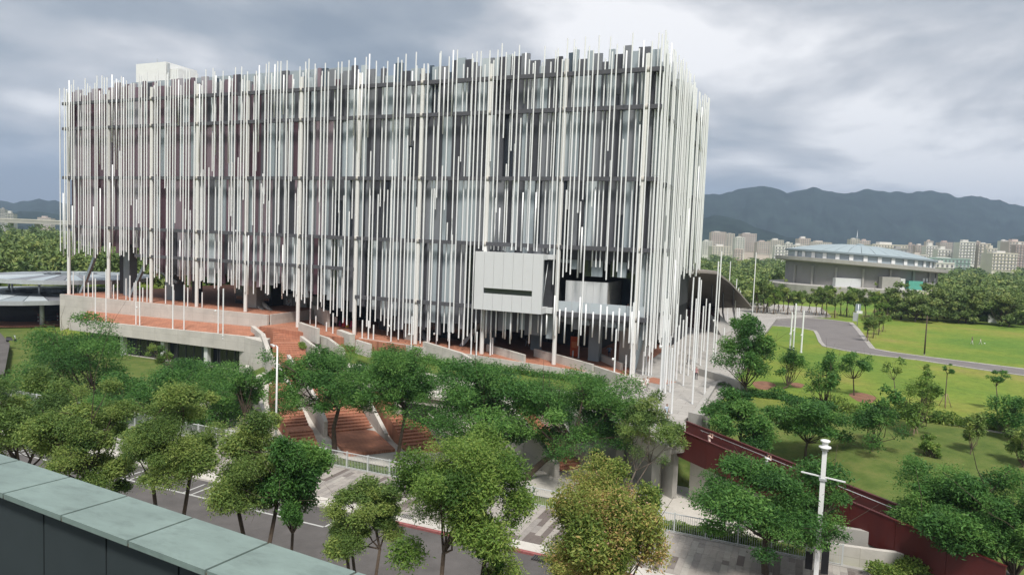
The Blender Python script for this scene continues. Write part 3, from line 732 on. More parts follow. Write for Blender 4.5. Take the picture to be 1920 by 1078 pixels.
# ------------------------------------------------------------------ sidewalk railing
fence = thing('sidewalk_railing', 'white metal railing along the back of the paved sidewalk', 'railing', (0, -38.9, -2.9))
def fp(o): o.parent = fence; o.matrix_parent_inverse = Matrix.Translation((0, 38.9, 2.9)); return o
M['railpaint'] = mat('rail_paint', (.50, .52, .51), .5, .06, 2, dirt=.15)
balm = MB().box(-.010, .010, -.010, .010, 0, 1.2).mesh('baluster', M['railpaint'])
postm = MB().box(-.05, .05, -.04, .04, 0, 1.45).mesh('post', M['railpaint'])
brest = MB(); nb = 0
for i in range(41):
    x = -60+i*2.06
    fp(link('post', postm, None, (x, -38.9, -2.9)))
    if i < 40:
        fp(MB().box(x+.05, x+2.01, -38.93, -38.87, -1.58, -1.52).build('top_rail', M['railpaint']))
        fp(MB().box(x+.05, x+2.01, -38.92, -38.88, -2.77, -2.73).build('bottom_rail', M['railpaint']))
        for j in range(1, 14):
            xx = x+j*2.06/14
            if -17 < xx < 21.9 and nb < 296: fp(link('baluster', balm, None, (xx, -38.9, -2.74))); nb += 1
            else: brest.box(xx-.010, xx+.010, -38.910, -38.890, -2.74, -1.54)
tag(fp(brest.build('baluster_run', M['railpaint'])), kind='stuff')
tag(MB().box(-60, 24, -39.05, -38.72, -3.3, -2.80).build('railing_kerb', M['conc2']), kind='structure')

# ------------------------------------------------------------------ free-standing white poles
polem = MB().tube([(0,0,0),(0,0,1)], 1, 10).mesh('white_pole', M['tube'])
holes = mat('pole_hole', (.03, .03, .03), .9)
def pole(bx, by, ty, z, label, group, r=.095, lamp=False):
    zf = z if not callable(z) else 1.0
    if callable(z):
        for _ in range(8): p = at(bx, by, zf); zf = z(p[0])
    p = at(bx, by, zf); d = depth(p)
    # height from the picture: point on the vertical above the base at image row ty
    lo, hi = 0., 40.
    for _ in range(40):
        m_ = (lo+hi)/2; q = np.array([p[0], p[1], zf+m_])-CAM; yy = 539-F_PX*(q@U2)/(q@FWD)
        if yy > ty: lo = m_
        else: hi = m_
    h = lo
    root = thing('white_pole', label, 'pole', (p[0], p[1], zf), group)
    link('shaft', polem, root, (0, 0, -.4), (r, r, h+.4))
    b = MB().tube([(0,0,-.02),(0,0,.06)], r*1.7, 10); b.build('foot_plate', M['steel'], root)
    if lamp:
        l_ = MB().tube([(0,-.05,h*.42),(-.12,-.42,h*.42)], .03, 6); l_.lathe([(.05,0),(.14,.05),(.14,.28),(.10,.32)], 10, (-.12,-.45,h*.42-.18)); l_.build('spotlight', M['whitepaint'], root)
    return root
G1 = ('slim white pole on the edge of the left roof terrace', 'poles on the roof terrace')
for bx, by, ty, lp in ((179,601.6,522,0),(199,602.8,504.6,0),(255,608,527,0),(262,611,528.5,1),(324,619,533.6,0),(345,619.7,534,0),(409,627.7,520,1),(418,630.6,541,0)): pole(bx, by, ty, .62, *G1, lamp=lp)
G2 = ('short white pole rising behind the upper left terrace wall', 'poles on the upper terrace')
for bx, by, ty in ((137.5,552,508.7),(158,555,517),(165.7,555.8,530),(174,557,511),(204.6+4,558.5,527),(213,560,533.6),(220.5,561,514),(236.4,562,522),(243.7,563.5,516.7),(251.6,564,530),(267.8,565.4,539),(275.8,566,519.6),(310.5,569.5,535),(325.7,571.5,544),(352,574,539),(379,576,548)):
    pole(bx, by, ty, 3.3, *G2)
G3 = ('short white pole standing on the sloping terracotta terrace', 'poles on the sloping terrace')
for bx, by, ty, lp in ((581.5,607,575,0),(592,612.5,592.5,0),(612,621,604,0),(624,625,587,0),(679,634,600,0),(690.5,635,601,0),(700,636,609,0),(733,640,570,1),(757.5,634,607,0),(771,650,593,1),(804,646,600,0),(818,645,598,1),(842,655,624.5,0),(883,664,630.6,0),(893,665.6,622,0),(919,665.6,624,0),(923,664,633,0),(1084.5,671.6,648.7,0),(1074,669,657,0)):
    pole(bx, by, ty, terr, *G3, lamp=lp)
G4 = ('tall white pole in the plaza cluster by the museum corner', 'poles on the plaza')
for bx, by, ty, lp in ((1236,769,481,1),(1259,775,587,0),(1298,757,520,0),(1321,741,569,0),(1281,723,593,0),(1256,735,652,0),(1247,737,600,0),(1241,733,560,0),(1244,728,545,0),(1249,716,590,0),(1253,722,630,0),(1261,727,570,0),(1268,712,610,0),(1276,700,600,0),(1290,704,545,0),(1291,690,520,0),(1298,694,560,0),
    (1306,680,525,0),(1313,685,574,0),(1319,658,560,0),(1336,680,490,1),(1341,672,471,0),(1356,652,614,0),(1151,712,617,1),(1172.5,702,665.5,0),(1181,714,567,0),(1205,703,659,0),(1211,702,652,0),(1216,704,640,0),(1221,703,646,0),(1283,660,580,0),(1300,655,598,0),(1272,664,590,0)):
    pole(bx, by, ty, 0., *G4, lamp=lp)
G5 = ('thin white pole on paving by the brown shell canopy', 'poles by the canopy')
for bx, by, ty in ((1376,615,523),(1381,608,540),(1385,600,545),(1363,604,490),(1409,614,473),(1396,575,541),(1414,572,542),(1388,574,540)): pole(bx, by, ty, -.1, *G5)
G6 = ('white park pole on the lawn behind the small round tree', 'poles on the lawn')
for bx, by, ty in ((1481,655,585),(1487,656,569),(1502,661,582)): pole(bx, by, ty, -.45, *G6, r=.14, lamp=True)

def nth(i, n):
    w = ['first','second','third','fourth','fifth','sixth','seventh','eighth','ninth','tenth','eleventh','twelfth','thirteenth','fourteenth','fifteenth','sixteenth','seventeenth','eighteenth','nineteenth']
    return 'leftmost' if i == 0 else 'rightmost' if i == n-1 else (w[i]+' from left' if i < n/2 else w[n-1-i]+' from right')
for gname in sorted({o['group'] for o in COL.objects if o.name.startswith('white_pole')}):
    row = [o for o in COL.objects if o.name.startswith('white_pole') and o.get('group') == gname]
    def foot_px(o): q = np.array(o.location)-CAM; return (q@R2)/(q@FWD)
    row.sort(key=foot_px)
    for i, o in enumerate(row): o['label'] = o['label']+', '+nth(i, len(row))
# ------------------------------------------------------------------ lamps and signs
lp = lamp_root = thing('street_lamp', 'slim white street lamp with a single arm beside the narrow stair', 'street lamp', tuple(at(517, 846, -2.95)))
MB().tube([(0,0,0),(0,0,4.5),(0,0,9.35)], [.10,.085,.065], 10).build('post', M['whitepaint'], lp)
MB().tube([(0,0,9.3),(-.5,.35,9.36)], .04, 8).build('arm', M['whitepaint'], lp)
MB().hexa([(-.35,.10,9.28),(-1.25,.75,9.30),(-1.35,.60,9.30),(-.45,-.05,9.28),(-.35,.10,9.42),(-1.2,.72,9.36),(-1.3,.57,9.36),(-.45,-.05,9.42)]).build('lamp_head', M['whitepaint'], lp)
bl = thing('banner_lamp_post', 'thick white lamp post with cross arm and black banners on the sidewalk', 'lamp post', (20.85, -42.6, -2.9))
MB().prism([(-.13,-.13),(.13,-.13),(.13,.13),(-.13,.13)], 0, 6.3).build('post', M['whitepaint'], bl)
MB().prism([(-.125,-.125),(.125,-.125),(.125,.125),(-.125,.125)], 6.3, 8.1).build('upper_post', M['whitepaint'], bl)
MB().lathe([(.19,0),(.19,.12),(.33,.16),(.33,.24),(.16,.28),(.16,.45),(.26,.52),(.26,.60),(.1,.64)], 16, (0,0,8.08)).build('lamp_head', M['whitepaint'], bl)
MB().bar((-1.15,.36,6.55),(1.15,-.36,6.55), .10, .06).build('cross_arm', M['whitepaint'], bl)
MB().prism([(-.2,-.2),(.2,-.2),(.2,.2),(-.2,.2)], 6.36, 6.48).build('collar', M['steel'], bl)
for sg, z0, z1 in ((-1, 1.0, 2.05), (1, .9, 2.7)):
    MB().box(sg*.22 if sg > 0 else -.62, .62 if sg > 0 else -.22, -.015, .015, z0, z1).build('banner', M['black'], bl)
    MB().tube([(sg*.15,0,z1+.02),(sg*.66,0,z1+.02)], .02, 6).build('banner_rod', M['steel'], bl)
def px_h(p, ty):
    lo, hi = 0., 60.
    for _ in range(40):
        m_ = (lo+hi)/2; q = np.array([p[0], p[1], p[2]+m_])-CAM; yy = 539-F_PX*(q@U2)/(q@FWD)
        if yy > ty: lo = m_
        else: hi = m_
    return lo
for i, (bx, by, ty, lab) in enumerate(((1733,665,592,'tall brown steel post standing alone on the lawn by the path'), (1626,635,590,'thin brown post among the staked young trees beside the path bend'))):
    p = at(bx, by, -.45); h = px_h(p, ty); o = thing('lawn_post', lab, 'post', p)
    MB().tube([(0,0,-.3),(0,0,h)], [.13,.09], 8).build('shaft', M['bark'], o); MB().lathe([(.2,0),(.2,.08),(.14,.1)], 10, (0,0,0)).build('base', M['conc2'], o)
    MB().bar((-.5,0,h-.3),(.5,0,h-.3), .12, .08).build('head', M['bark'], o)
p = at(1607, 612, -.45); sg = thing('banner_sign', 'tall silver banner sign on a post beside the path bend', 'sign', p); h = px_h(p, 570)
MB().tube([(0,0,-.2),(0,0,h)], .1, 8).build('post', M['steel'], sg)
MB().box(-1.0, -.05, -.06, .06, 1.2, h*.62).build('panel', M['steel'], sg); MB().box(-.6, .5, -.06, .06, h*.66, h).build('panel', M['bluegrey'], sg)
MB().box(-.3, .9, -.09, -.061, h*.58, h*.7).build('plate', M['whitepaint'], sg)
p = at(1076.5, 669, terr(-6)); os_ = thing('orange_sign', 'upright orange information board under the museum near the column', 'sign board', p); h = px_h(p, 631)
MB().box(-.62, .62, -.07, .07, .12, h).build('board', M['orange'], os_); MB().box(-.7, .7, -.25, .25, 0, .12).build('base', M['band'], os_)
MB().box(-.42, .42, -.076, -.072, h*.45, h*.75).build('printed_area', mat('orange_print', (.72,.22,.08), .5), os_)
# coloured cone figures on the terrace
for i, (px, by, ty, c, lab) in enumerate(((637,612,601,(.45,.05,.20),'small magenta cone figure, leftmost of the coloured group'),(645,613,596,(.62,.03,.02),'tall red cone figure on the terrace'),(651,614,602,(.75,.42,.02),'yellow cone figure between the red ones'),(659,614,601,(.55,.04,.10),'crimson cone figure, rightmost of the coloured group'))):
    p = at(px, by, 1.5); h = px_h(p, ty); o = thing('cone_figure', lab, 'sculpture', p, 'coloured cone figures')
    cm = mat('cone_paint_%d' % i, c, .5, .08, 3)
    MB().lathe([(.45*h/1.4,0),(.40*h/1.4,.1*h),(.16*h/1.4,.72*h)], 14).build('body', cm, o); MB().lathe([(.02,.70*h),(.13*h,.76*h),(.15*h,.86*h),(.09*h,.96*h),(.02,h)], 12).build('head', cm, o)
p = at(627, 613, 1.5); o = thing('notice_board', 'white notice board left of the coloured cone figures', 'notice board', p)
MB().box(-.5, .5, -.04, .04, .7, 1.6).build('panel', M['whitepaint'], o); MB().box(-.45, -.38, -.03, .03, 0, .7).build('leg', M['steel'], o); MB().box(.38, .45, -.03, .03, 0, .7).build('leg', M['steel'], o)
def postermat(name, seed):
    m = mat(name, (.72,.71,.68), .6, .03, 1); t = m.node_tree; b = t.nodes['Principled BSDF']
    n = nn(t, 'ShaderNodeTexNoise'); n.inputs['Scale'].default_value = 2.2; n.inputs['Detail'].default_value = 2
    g = nn(t, 'ShaderNodeNewGeometry'); mp = nn(t, 'ShaderNodeMapping'); mp.inputs['Location'].default_value = (seed, seed*2, 0); t.links.new(g.outputs['Position'], mp.inputs[0]); t.links.new(mp.outputs[0], n.inputs['Vector'])
    t.links.new(ramp(t, n.outputs[0], [(.34, (.05,.05,.05)), (.40, (.74,.73,.7)), (.62, (.74,.73,.7)), (.67, (.55,.30,.24))]), b.inputs['Base Color']); return m
for i, (a, b) in enumerate((((493,559),(507,581)),((509,559),(528,581)),((536,559),(547,580)),((555,559),(568,580)))):
    p, q = atY(*a, 12.0), atY(*b, 12.0); o = thing('wall_poster', ['narrow dark and white poster at the far left under the museum', 'white poster with scattered marks on the undercroft wall', 'white poster with a black blot left of the thin tube', 'white poster right of the round column'][i], 'poster', ((p[0]+q[0])/2, 12.0, q[2]))
    w, h = q[0]-p[0], p[2]-q[2]
    MB().box(-w/2, w/2, -.03, .02, 0, h).build('sheet', postermat('poster_%d' % i, i*7.3), o); MB().box(-w/2-.05, w/2+.05, .021, .06, -.05, h+.05).build('backing', M['band'], o)
tag(MB().box(-70.5, -58.5, 12.08, 12.6, .6, 5.3).build('poster_wall', M['conc2']), 'grey concrete wall carrying the white posters under the museum', 'wall')

# ------------------------------------------------------------------ left: round canopy pavilion
cp = thing('round_canopy', 'two-tier round metal canopy on slim columns left of the museum', 'canopy', (-124, 6, -3))
for z, R, c in ((1.6+3.2, 17.5, (0,0)), (5.0+3.2, 15.0, (2,6))):
    n = 28
    for j in range(n):
        a0, a1 = 2*math.pi*j/n, 2*math.pi*(j+1)/n-.012; f_ = lambda r, a: (c[0]+r*math.cos(a), c[1]+r*math.sin(a))
        MB().prism([f_(5,a0), f_(R,a0), f_(R,a1), f_(5,a1)], [z-.1,z-.1,z-.1,z-.1], [z+.55+.08*(j%2),z+.15,z+.15,z+.55+.08*(j%2)]).build('roof_plate', PAN[random.choice(['pale','light','mid','pale'])], cp)
    b = MB()
    for j in range(n):
        a0, a1 = 2*math.pi*j/n, 2*math.pi*(j+1)/n
        b.prism([f_(R+.02,a0), f_(R+.35,a0), f_(R+.35,a1), f_(R+.02,a1)], z-.6, z+.2)
    b.build('fascia', M['steel'], cp)
    MB().lathe([(R-.3,z-.32),(R-.3,z-.12)], 28, (c[0],c[1],0)).build('soffit', M['soffit'], cp)
for a in (-2.4,-1.7,-1.1,-.5,.1,.8,1.6,2.6):
    MB().tube([(13.5*math.cos(a),13.5*math.sin(a),-.2),(13.5*math.cos(a),13.5*math.sin(a),4.6)], .38, 14).build('column', M['white'], cp)
    MB().tube([(2+11*math.cos(a),6+11*math.sin(a),4.6),(2+11*math.cos(a),6+11*math.sin(a),8.0)], .2, 10).build('upper_column', M['steel'], cp)
MB().lathe([(8,0),(8,3.6)], 24).build('drum', M['soffit'], cp)
MB().lathe([(15,-.1),(15,.12)], 28).build('floor', M['terra'], cp)
for bx, by, ty, lab in ((57,602,570,'short concrete pillar by the canopy entrance'),):
    p = at(bx, by, -3); o = thing('gate_pillar', lab, 'pillar', p); MB().box(-.3,.3,-.3,.3,0,px_h(p,ty)).build('shaft', M['conc'], o); MB().box(-.36,.36,-.36,.36,px_h(p,ty),px_h(p,ty)+.1).build('cap', M['conc2'], o)
p, q = at(72, 604, -3), at(108, 602, -3); g = thing('barrier', 'dark road barrier with red and white end posts near the canopy', 'barrier', p); v_ = q-p
MB().bar((0,0,.9),(v_[0],v_[1],.9), .08, .25).build('top_bar', M['band'], g); MB().bar((0,0,.4),(v_[0],v_[1],.4), .08, .2).build('lower_bar', M['band'], g)
for e in (np.zeros(3), v_):
    for j in range(4): MB().tube([(e[0],e[1],j*.4),(e[0],e[1],j*.4+.39)], .14, 8).build('end_post', M['redkerb'] if j % 2 else M['whitepaint'], g)
p = at(22, 641, -2.99); o = thing('scooter', 'small dark scooter parked on the side road at far left', 'scooter', p, rotz=.5)
for x in (-.6, .6):
    w_ = MB().tube([(x,-.06,.25),(x,.06,.25)], .25, 12); w_.build('wheel', M['black'], o)
MB().hexa([(-.75,-.15,.3),(.15,-.15,.25),(.15,.15,.25),(-.75,.15,.3),(-.8,-.13,.7),(-.05,-.13,.62),(-.05,.13,.62),(-.8,.13,.7)]).build('body', M['band'], o)
MB().tube([(.62,0,.3),(.45,0,1.05)], .05, 6).tube([(.45,-.3,1.05),(.45,.3,1.05)], .025, 6).build('handlebar', M['steel'], o)
MB().box(-.75,-.1,-.14,.14,.705,.8).build('seat', M['black'], o)
# ------------------------------------------------------------------ right: shell canopy beside the museum
sh = thing('shell_canopy', 'brown-grey curved shell canopy beside the museum\'s far corner', 'canopy', (4, 60, 0))
top = [dep(1262,511,118), dep(1300,511,120), dep(1345,514,124), dep(1368,531,130), dep(1388,552,136), dep(1409,577,142)]
bot = [dep(1268,581,150), dep(1300,580,152), dep(1330,578,152), dep(1352,577,150), dep(1378,577,147), dep(1409,578,143)]
b = MB(); nr_ = 7; gi = []
for i in range(nr_):
    t_ = i/(nr_-1); row = []
    for a_, c_ in zip(top, bot):
        q = a_*(1-t_)+c_*t_+np.array([-.05,.35,1.0])*3.0*math.sin(math.pi*t_)*(np.linalg.norm(a_-c_)/30)
        row.append(q-np.array([4,60,0]))
    gi.append(b.add(row)); 
k2 = len(b.v); b.v += [(x, y+.15, z+.35) for x, y, z in b.v[:k2]]
nc = len(top)
for i in range(nr_-1):
    for j in range(nc-1):
        a_ = i*nc+j; b.face((a_, a_+1, a_+nc+1, a_+nc), 0, True); b.face((k2+a_+nc, k2+a_+nc+1, k2+a_+1, k2+a_), 0, True)
for j in range(nc-1):
    b.face((j, k2+j, k2+j+1, j+1)); e_ = (nr_-1)*nc+j; b.face((e_+1, k2+e_+1, k2+e_, e_))
for i in range(nr_-1):
    a_ = i*nc+nc-1; b.face((a_, k2+a_, k2+a_+nc, a_+nc)); a_ = i*nc; b.face((a_+nc, k2+a_+nc, k2+a_, a_))
b.build('shell', mat('shell_brown', (.21,.185,.165), .8, .1, .3, dirt=.3), sh)
for (tx, ty_, d1), (bx_, by_) in (((1335,542,132),(1337,598)),((1356,556,138),(1359,604)),((1375,548,135),(1379,600)),((1288,540,128),(1276,592)),((1300,545,130),(1296,600))):
    a_, c_ = dep(tx, ty_, d1), at(bx_, by_, 0); MB().tube([c_-np.array([4,60,.2]), (a_*.4+c_*.6)-np.array([4.3,60,0]), a_-np.array([4,60,-.8])], [.22,.18,.16], 8).build('rib_leg', M['band'], sh)
rmp = thing('entrance_ramp', 'dark sloping stair ramp under the shell canopy', 'ramp', at(1350, 625, 0))
A = [at(1330,590,3.2), at(1350,590,3.0), at(1377,618,.1), at(1352,628,.1)]; o0 = at(1350,625,0)
q = [a_-o0 for a_ in A]; MB().prism([tuple(x[:2]) for x in q], -.3, [x[2] for x in q]).build('ramp_slab', M['conc2'], rmp)
A = [at(1285,612,0), at(1348,622,0), at(1344,600,0), at(1290,598,0)]; q = [a_-o0 for a_ in A]
MB().prism([tuple(x[:2]) for x in q], -.2, 3.4).build('under_ramp_wall', mat('deep_red', (.07,.02,.022), .7), rmp)

# ------------------------------------------------------------------ foreground parapet of the viewer's building
pp = thing('roof_parapet', 'green metal coping on dark parapet wall in the lower left foreground', 'parapet', (14.2, -82, 13))
pr = -math.atan2(.37, 4.27); pp.rotation_euler[2] = pr
for i in range(-14, 16):
    x = i*.8+.02
    c_ = MB(); c_.hexa([(x,-.27,1.27),(x+.778,-.27,1.27),(x+.778,.25,1.25),(x,.25,1.25),(x,-.27,1.312),(x+.778,-.27,1.312),(x+.778,.25,1.298),(x,.25,1.298)])
    c_.build('coping_slab', M['coping'], pp)
    MB().box(x-.022, x+.007, -.262, .243, 1.262, 1.286).build('joint_sealant', M['sealant'], pp)
    MB().box(x-.35, x+.43, -.205, -.19, -1.2, 1.266).build('inner_panel', M['parapet'], pp)
MB().box(-12, 13, -.188, .2, -2, 1.262).build('wall_core', M['parapet'], pp)
hb = thing('viewer_building', 'dark facade of the building under the foreground parapet', 'building', (14, -86, -3))
MB().box(-30, 16, -14, 3.2, 0, 14.6).build('wall', M['parapet'], hb)
hb.rotation_euler[2] = pr

# ------------------------------------------------------------------ arena
ac = dep(1607, 540, 281); ac = np.array([ac[0], ac[1], -.5])
ar = thing('sports_arena', 'round grey sports arena with shallow blue-green metal dome beyond the lawn', 'arena', ac)
ar.rotation_euler = (0, 0, YAW*-1); ar.scale = (.94, .94, 1)
TI = math.tan(math.radians(2.6))        # the roof tips down to the right
def tilt(m, base=0):
    m.v = [(x, y, z-TI*x if z > base else z) for x, y, z in m.v]; return m
E_ = .8
def ring(prof, n=48, mi=0): 
    m = MB(); m.lathe(prof, n, (0,0,0), mi, False); m.v = [(x, y*E_, z) for x, y, z in m.v]; return m
ring([(37,-.5),(37,4.0),(36.5,4.3)]).build('podium', M['conc2'], ar)
tilt(ring([(30,4),(30,12.6)]), 5).build('wall', mat('arena_wall', (.27,.26,.25), .8, .1, .2, dirt=.3, dirtscale=.1), ar)
tilt(ring([(31,11.6),(34.5,12.0),(34.5,13.3),(31,13.4)])).build('ledge', M['conc2'], ar)
tilt(ring([(29.2,13.3),(29.2,16.2)])).build('clerestory', PAN['pale'], ar)
rm = MB(); n = 36
for j in range(n):
    a0, a1 = 2*math.pi*j/n, 2*math.pi*(j+1)/n-.006
    rr = [30.2, 24, 16, 8, 1.2]; hh = [16.4, 17.8, 19.2, 20.0, 20.2]
    o_ = MB()
    for i in range(4):
        k_ = o_.add([(rr[i]*math.cos(a0),rr[i]*math.sin(a0)*E_,hh[i]),(rr[i]*math.cos(a1),rr[i]*math.sin(a1)*E_,hh[i]),(rr[i+1]*math.cos(a1),rr[i+1]*math.sin(a1)*E_,hh[i+1]),(rr[i+1]*math.cos(a0),rr[i+1]*math.sin(a0)*E_,hh[i+1])]); o_.face((k_,k_+1,k_+2,k_+3))
    tilt(o_).build('roof_sheet', M['roofmetal'], ar)
tilt(ring([(30.3,15.7),(30.6,15.8),(30.6,16.4),(30.2,16.5)])).build('eave_gutter', M['bluegrey'], ar)
tilt(MB().lathe([(1.6,20.1),(1.6,20.5),(.6,20.7)], 16)).build('roof_cap', M['roofmetal'], ar)
def rim(a, r): return r*math.cos(a), r*math.sin(a)*E_
for a in np.linspace(-2.95, -.25, 16):
    x, y = rim(a, 29.35); w = 1.5
    d = np.array((-math.sin(a), math.cos(a)*E_)); d /= np.linalg.norm(d); 
    q = [(x-d[0]*w/2, y-d[1]*w/2), (x+d[0]*w/2, y+d[1]*w/2)]; nrm = np.array((d[1], -d[0]))*.25
    tilt(MB().prism([q[0], q[1], (q[1][0]+nrm[0], q[1][1]+nrm[1]), (q[0][0]+nrm[0], q[0][1]+nrm[1])], 13.5, 15.6)).build('clerestory_panel', M['whitepaint'], ar)
for a in (-1.0, -.92, -.84, -.62, -.55, -.48):
    x, y = rim(a, 30.05); d = np.array((-math.sin(a), math.cos(a)*E_)); d /= np.linalg.norm(d); nrm = np.array((d[1], -d[0]))*.2
    for z0, z1 in ((5.6,6.9),(7.2,8.5)):
        q = [(x-d[0]*.6, y-d[1]*.6), (x+d[0]*.6, y+d[1]*.6)]
        MB().prism([q[0], q[1], (q[1][0]+nrm[0], q[1][1]+nrm[1]), (q[0][0]+nrm[0], q[0][1]+nrm[1])], z0, z1).build('window', M['whitepaint'], ar)
for a in np.linspace(-2.9, -.2, 9):
    x, y = rim(a, 30.4); MB().box(x-.35, x+.35, y-.35, y+.35, 4, 11.4).build('pilaster', M['conc2'], ar)
for x0, x1, h, m_ in ((-20,-9,3.2,'white'),(-4,3,4.4,'conc2'),(3.2,5,4.0,'white'),(7.5,13,3.2,'green'),(15,19,2.6,'conc2')):
    yy = -E_*math.sqrt(max(0, 36**2-max(abs(x0),abs(x1))**2))+1.2
    mm = M[m_] if m_ != 'green' else mat('unit_green', (.10,.36,.28), .6)
    MB().box(x0, x1, yy, yy+2.6, 4.25, 4.25+h).build('rooftop_unit', mm, ar)
MB().box(6, 24, -31.5, -26, -.5, 3.4).build('entrance_block', mat('arena_cream', (.56,.50,.38), .8, .08, .3, dirt=.2), ar)
for i in range(6): MB().box(8+i*2.6, 9.6+i*2.6, -31.62, -31.48, 1.4, 2.6).build('entrance_window', PAN['glass'], ar)
kz = thing('park_kiosk', 'small white flat-roofed kiosk right of the arena behind trees', 'kiosk', dep(1784, 552, 235)*np.array([1,1,0])+np.array([0,0,-.5]), rotz=.4)
MB().box(-4,4,-2.5,2.5,0,3).build('wall', M['white'], kz); MB().box(-5.5,5.5,-3.3,3.3,3,3.6).build('roof', M['conc2'], kz); MB().box(-3,3,-2.56,-2.45,1.2,2.6).build('window', PAN['glass'], kz)

# ------------------------------------------------------------------ the town
CC = {'pink': (.56,.47,.43), 'white': (.66,.64,.60), 'cream': (.64,.59,.51), 'grey': (.36,.35,.34), 'brick': (.46,.37,.34), 'tan': (.55,.50,.44), 'green': (.30,.40,.36)}
CM = {k: mat('town_'+k, c, .85, .08, .05, dirt=.2, dirtscale=.03) for k, c in CC.items()}
WIN = mat('town_window', (.20,.20,.21), .3, .2, .1)
def block(px0, px1, ytop, ybot_hidden, D, colr, label, cat='building', floors=None, roofbits=True):
    a, b = dep(px0, ytop, D), dep(px1, ytop, D); h = (a[2]+b[2])/2; w = np.linalg.norm((b-a)[:2]); c = (a+b)/2
    ang = math.atan2((b-a)[1], (b-a)[0]); z0 = -.5; H = h-z0
    o = thing('town_building', label, cat, (c[0], c[1], z0), rotz=ang); rr = random.Random(int(px0*7+D))
    dp = w*rr.uniform(.5, .8)
    MB().box(-w/2, w/2, 0, dp, 0, H).build('wall', CM[colr], o)
    nf = floors or max(2, int(H/3.0)); lo = max(0, int(nf*.35))
    for i in range(lo, nf):
        z = H*(i+.3)/nf; nw = max(3, int(w/3.2))
        m = MB()
        for j in range(nw):
            x = -w/2+w*(j+.28)/nw; m.box(x, x+w/nw*.42, -.25, .05, z, z+H/nf*.5)
        m.build('window_row', WIN, o)
        MB().box(-w/2-.1, w/2+.1, -.55, -.001, z-.55, z-.25).build('balcony_edge', CM[colr if rr.random() < .5 else 'white'], o)
    if roofbits:
        MB().box(-w*.25, w*.1, dp*.2, dp*.6, H, H+rr.uniform(1.5, 4)).build('stair_tower', CM['white' if rr.random() < .5 else colr], o)
        MB().box(-w/2-.2, w/2+.2, -.3, .2, H-.01, H+.9).build('roof_parapet', CM[colr], o)
    return o
TB = [(1334,1362,434,1050,'pink','pink slab block, leftmost of the apartment cluster by the museum'),(1363,1378,437,1080,'tan','tan apartment block just right of the pink slab block'),(1379,1397,444,1000,'white','lower white block before the twin pink towers'),
 (1391,1419,437,1100,'pink','broad pink apartment block at the right end of the first cluster'),(1318,1336,451,1000,'white','low white building right against the museum edge'),(1336,1372,461,900,'cream','long low cream roofline below the pink slab block'),(1378,1394,463,850,'pink','small pink house in the trees beneath the first cluster'),
 (1420,1444,452,1050,'pink','low pink row right of the first cluster'),(1445,1470,449,1150,'tan','tan row with stepped roofs before the white silo-like block'),
 (1453,1472,457,760,'white','bright white block, left end of the white complex by the arena'),(1473,1486,452,770,'white','tall white tower of the complex left of the arena dome'),(1487,1510,456,800,'white','long white wing touching the arena dome\'s left shoulder'),
 (1498,1520,446,1150,'pink','pink block above the arena dome\'s left shoulder'),(1521,1560,453,1200,'tan','tan low row seen over the arena dome'),(1595,1612,447,1150,'tan','tan tower left of the antenna above the dome'),(1613,1632,450,1180,'pink','pink tower right of the antenna above the dome'),
 (1636,1702,455,820,'cream','broad bright cream hall behind the arena dome\'s right slope'),(1674,1702,463,700,'grey','grey low building before the cream hall'),(1703,1716,457,1100,'brick','brick-red narrow block right of the cream hall'),(1717,1735,459,1050,'brick','brick-brown block left of the white pair'),
 (1737,1758,457,800,'white','white block, left of the white pair right of the arena'),(1759,1784,464,760,'white','wide white block, right of the white pair'),(1737,1750,451,1200,'pink','pink tower rising behind the white pair'),(1763,1787,453,1250,'brick','dull red towers behind the white pair'),
 (1710,1738,474,640,'tan','tan villa with flat roof below the brick blocks'),(1742,1820,481,620,'green','long pale green shed before the white blocks'),(1786,1800,468,780,'grey','slim grey block between white pair and tall white tower'),
 (1800,1830,450,740,'white','tall white stepped tower in the right cluster'),(1831,1838,452,900,'brick','thin dark red slab beside the tall white tower'),(1836,1858,453,740,'tan','tan tower right of the tall white tower'),(1852,1870,462,700,'cream','cream block with square top before the tan tower'),
 (1862,1908,471,640,'cream','long cream three-storey building at the right'),(1877,1892,450,900,'white','pale tower near the right edge'),(1893,1925,449,880,'pink','pink apartment slab cut by the right edge'),(1906,1924,455,800,'brick','red brick tower at the right edge'),
 (1640,1668,470,560,'grey','small grey house right behind the dome'),(1745,1790,489,520,'white','low white workshop with teal shutters near the forest'),
 (0,9,391,900,'grey','pale grey block cut by the left edge'),(9,25,396,880,'grey','grey block above the viaduct at far left'),(70,95,407,1200,'pink','faint pink rooftops above the viaduct')]
for (a, b, yt, D, c_, lab) in TB: block(a, b, yt+(5 if D < 900 else 2), 0, D, c_, lab)
p = dep(1608, 432, 1150); o = thing('antenna_mast', 'thin lattice antenna mast above the arena dome', 'antenna', (p[0], p[1], -.5))
MB().tube([(0,0,0),(0,0,p[2]*.6),(0,0,p[2]+.5)], [.9,.6,.2], 6).build('mast', M['steel'], o); MB().bar((-2,0,p[2]*.8),(2,0,p[2]*.8), .4, .4).build('cross_bar', M['steel'], o)
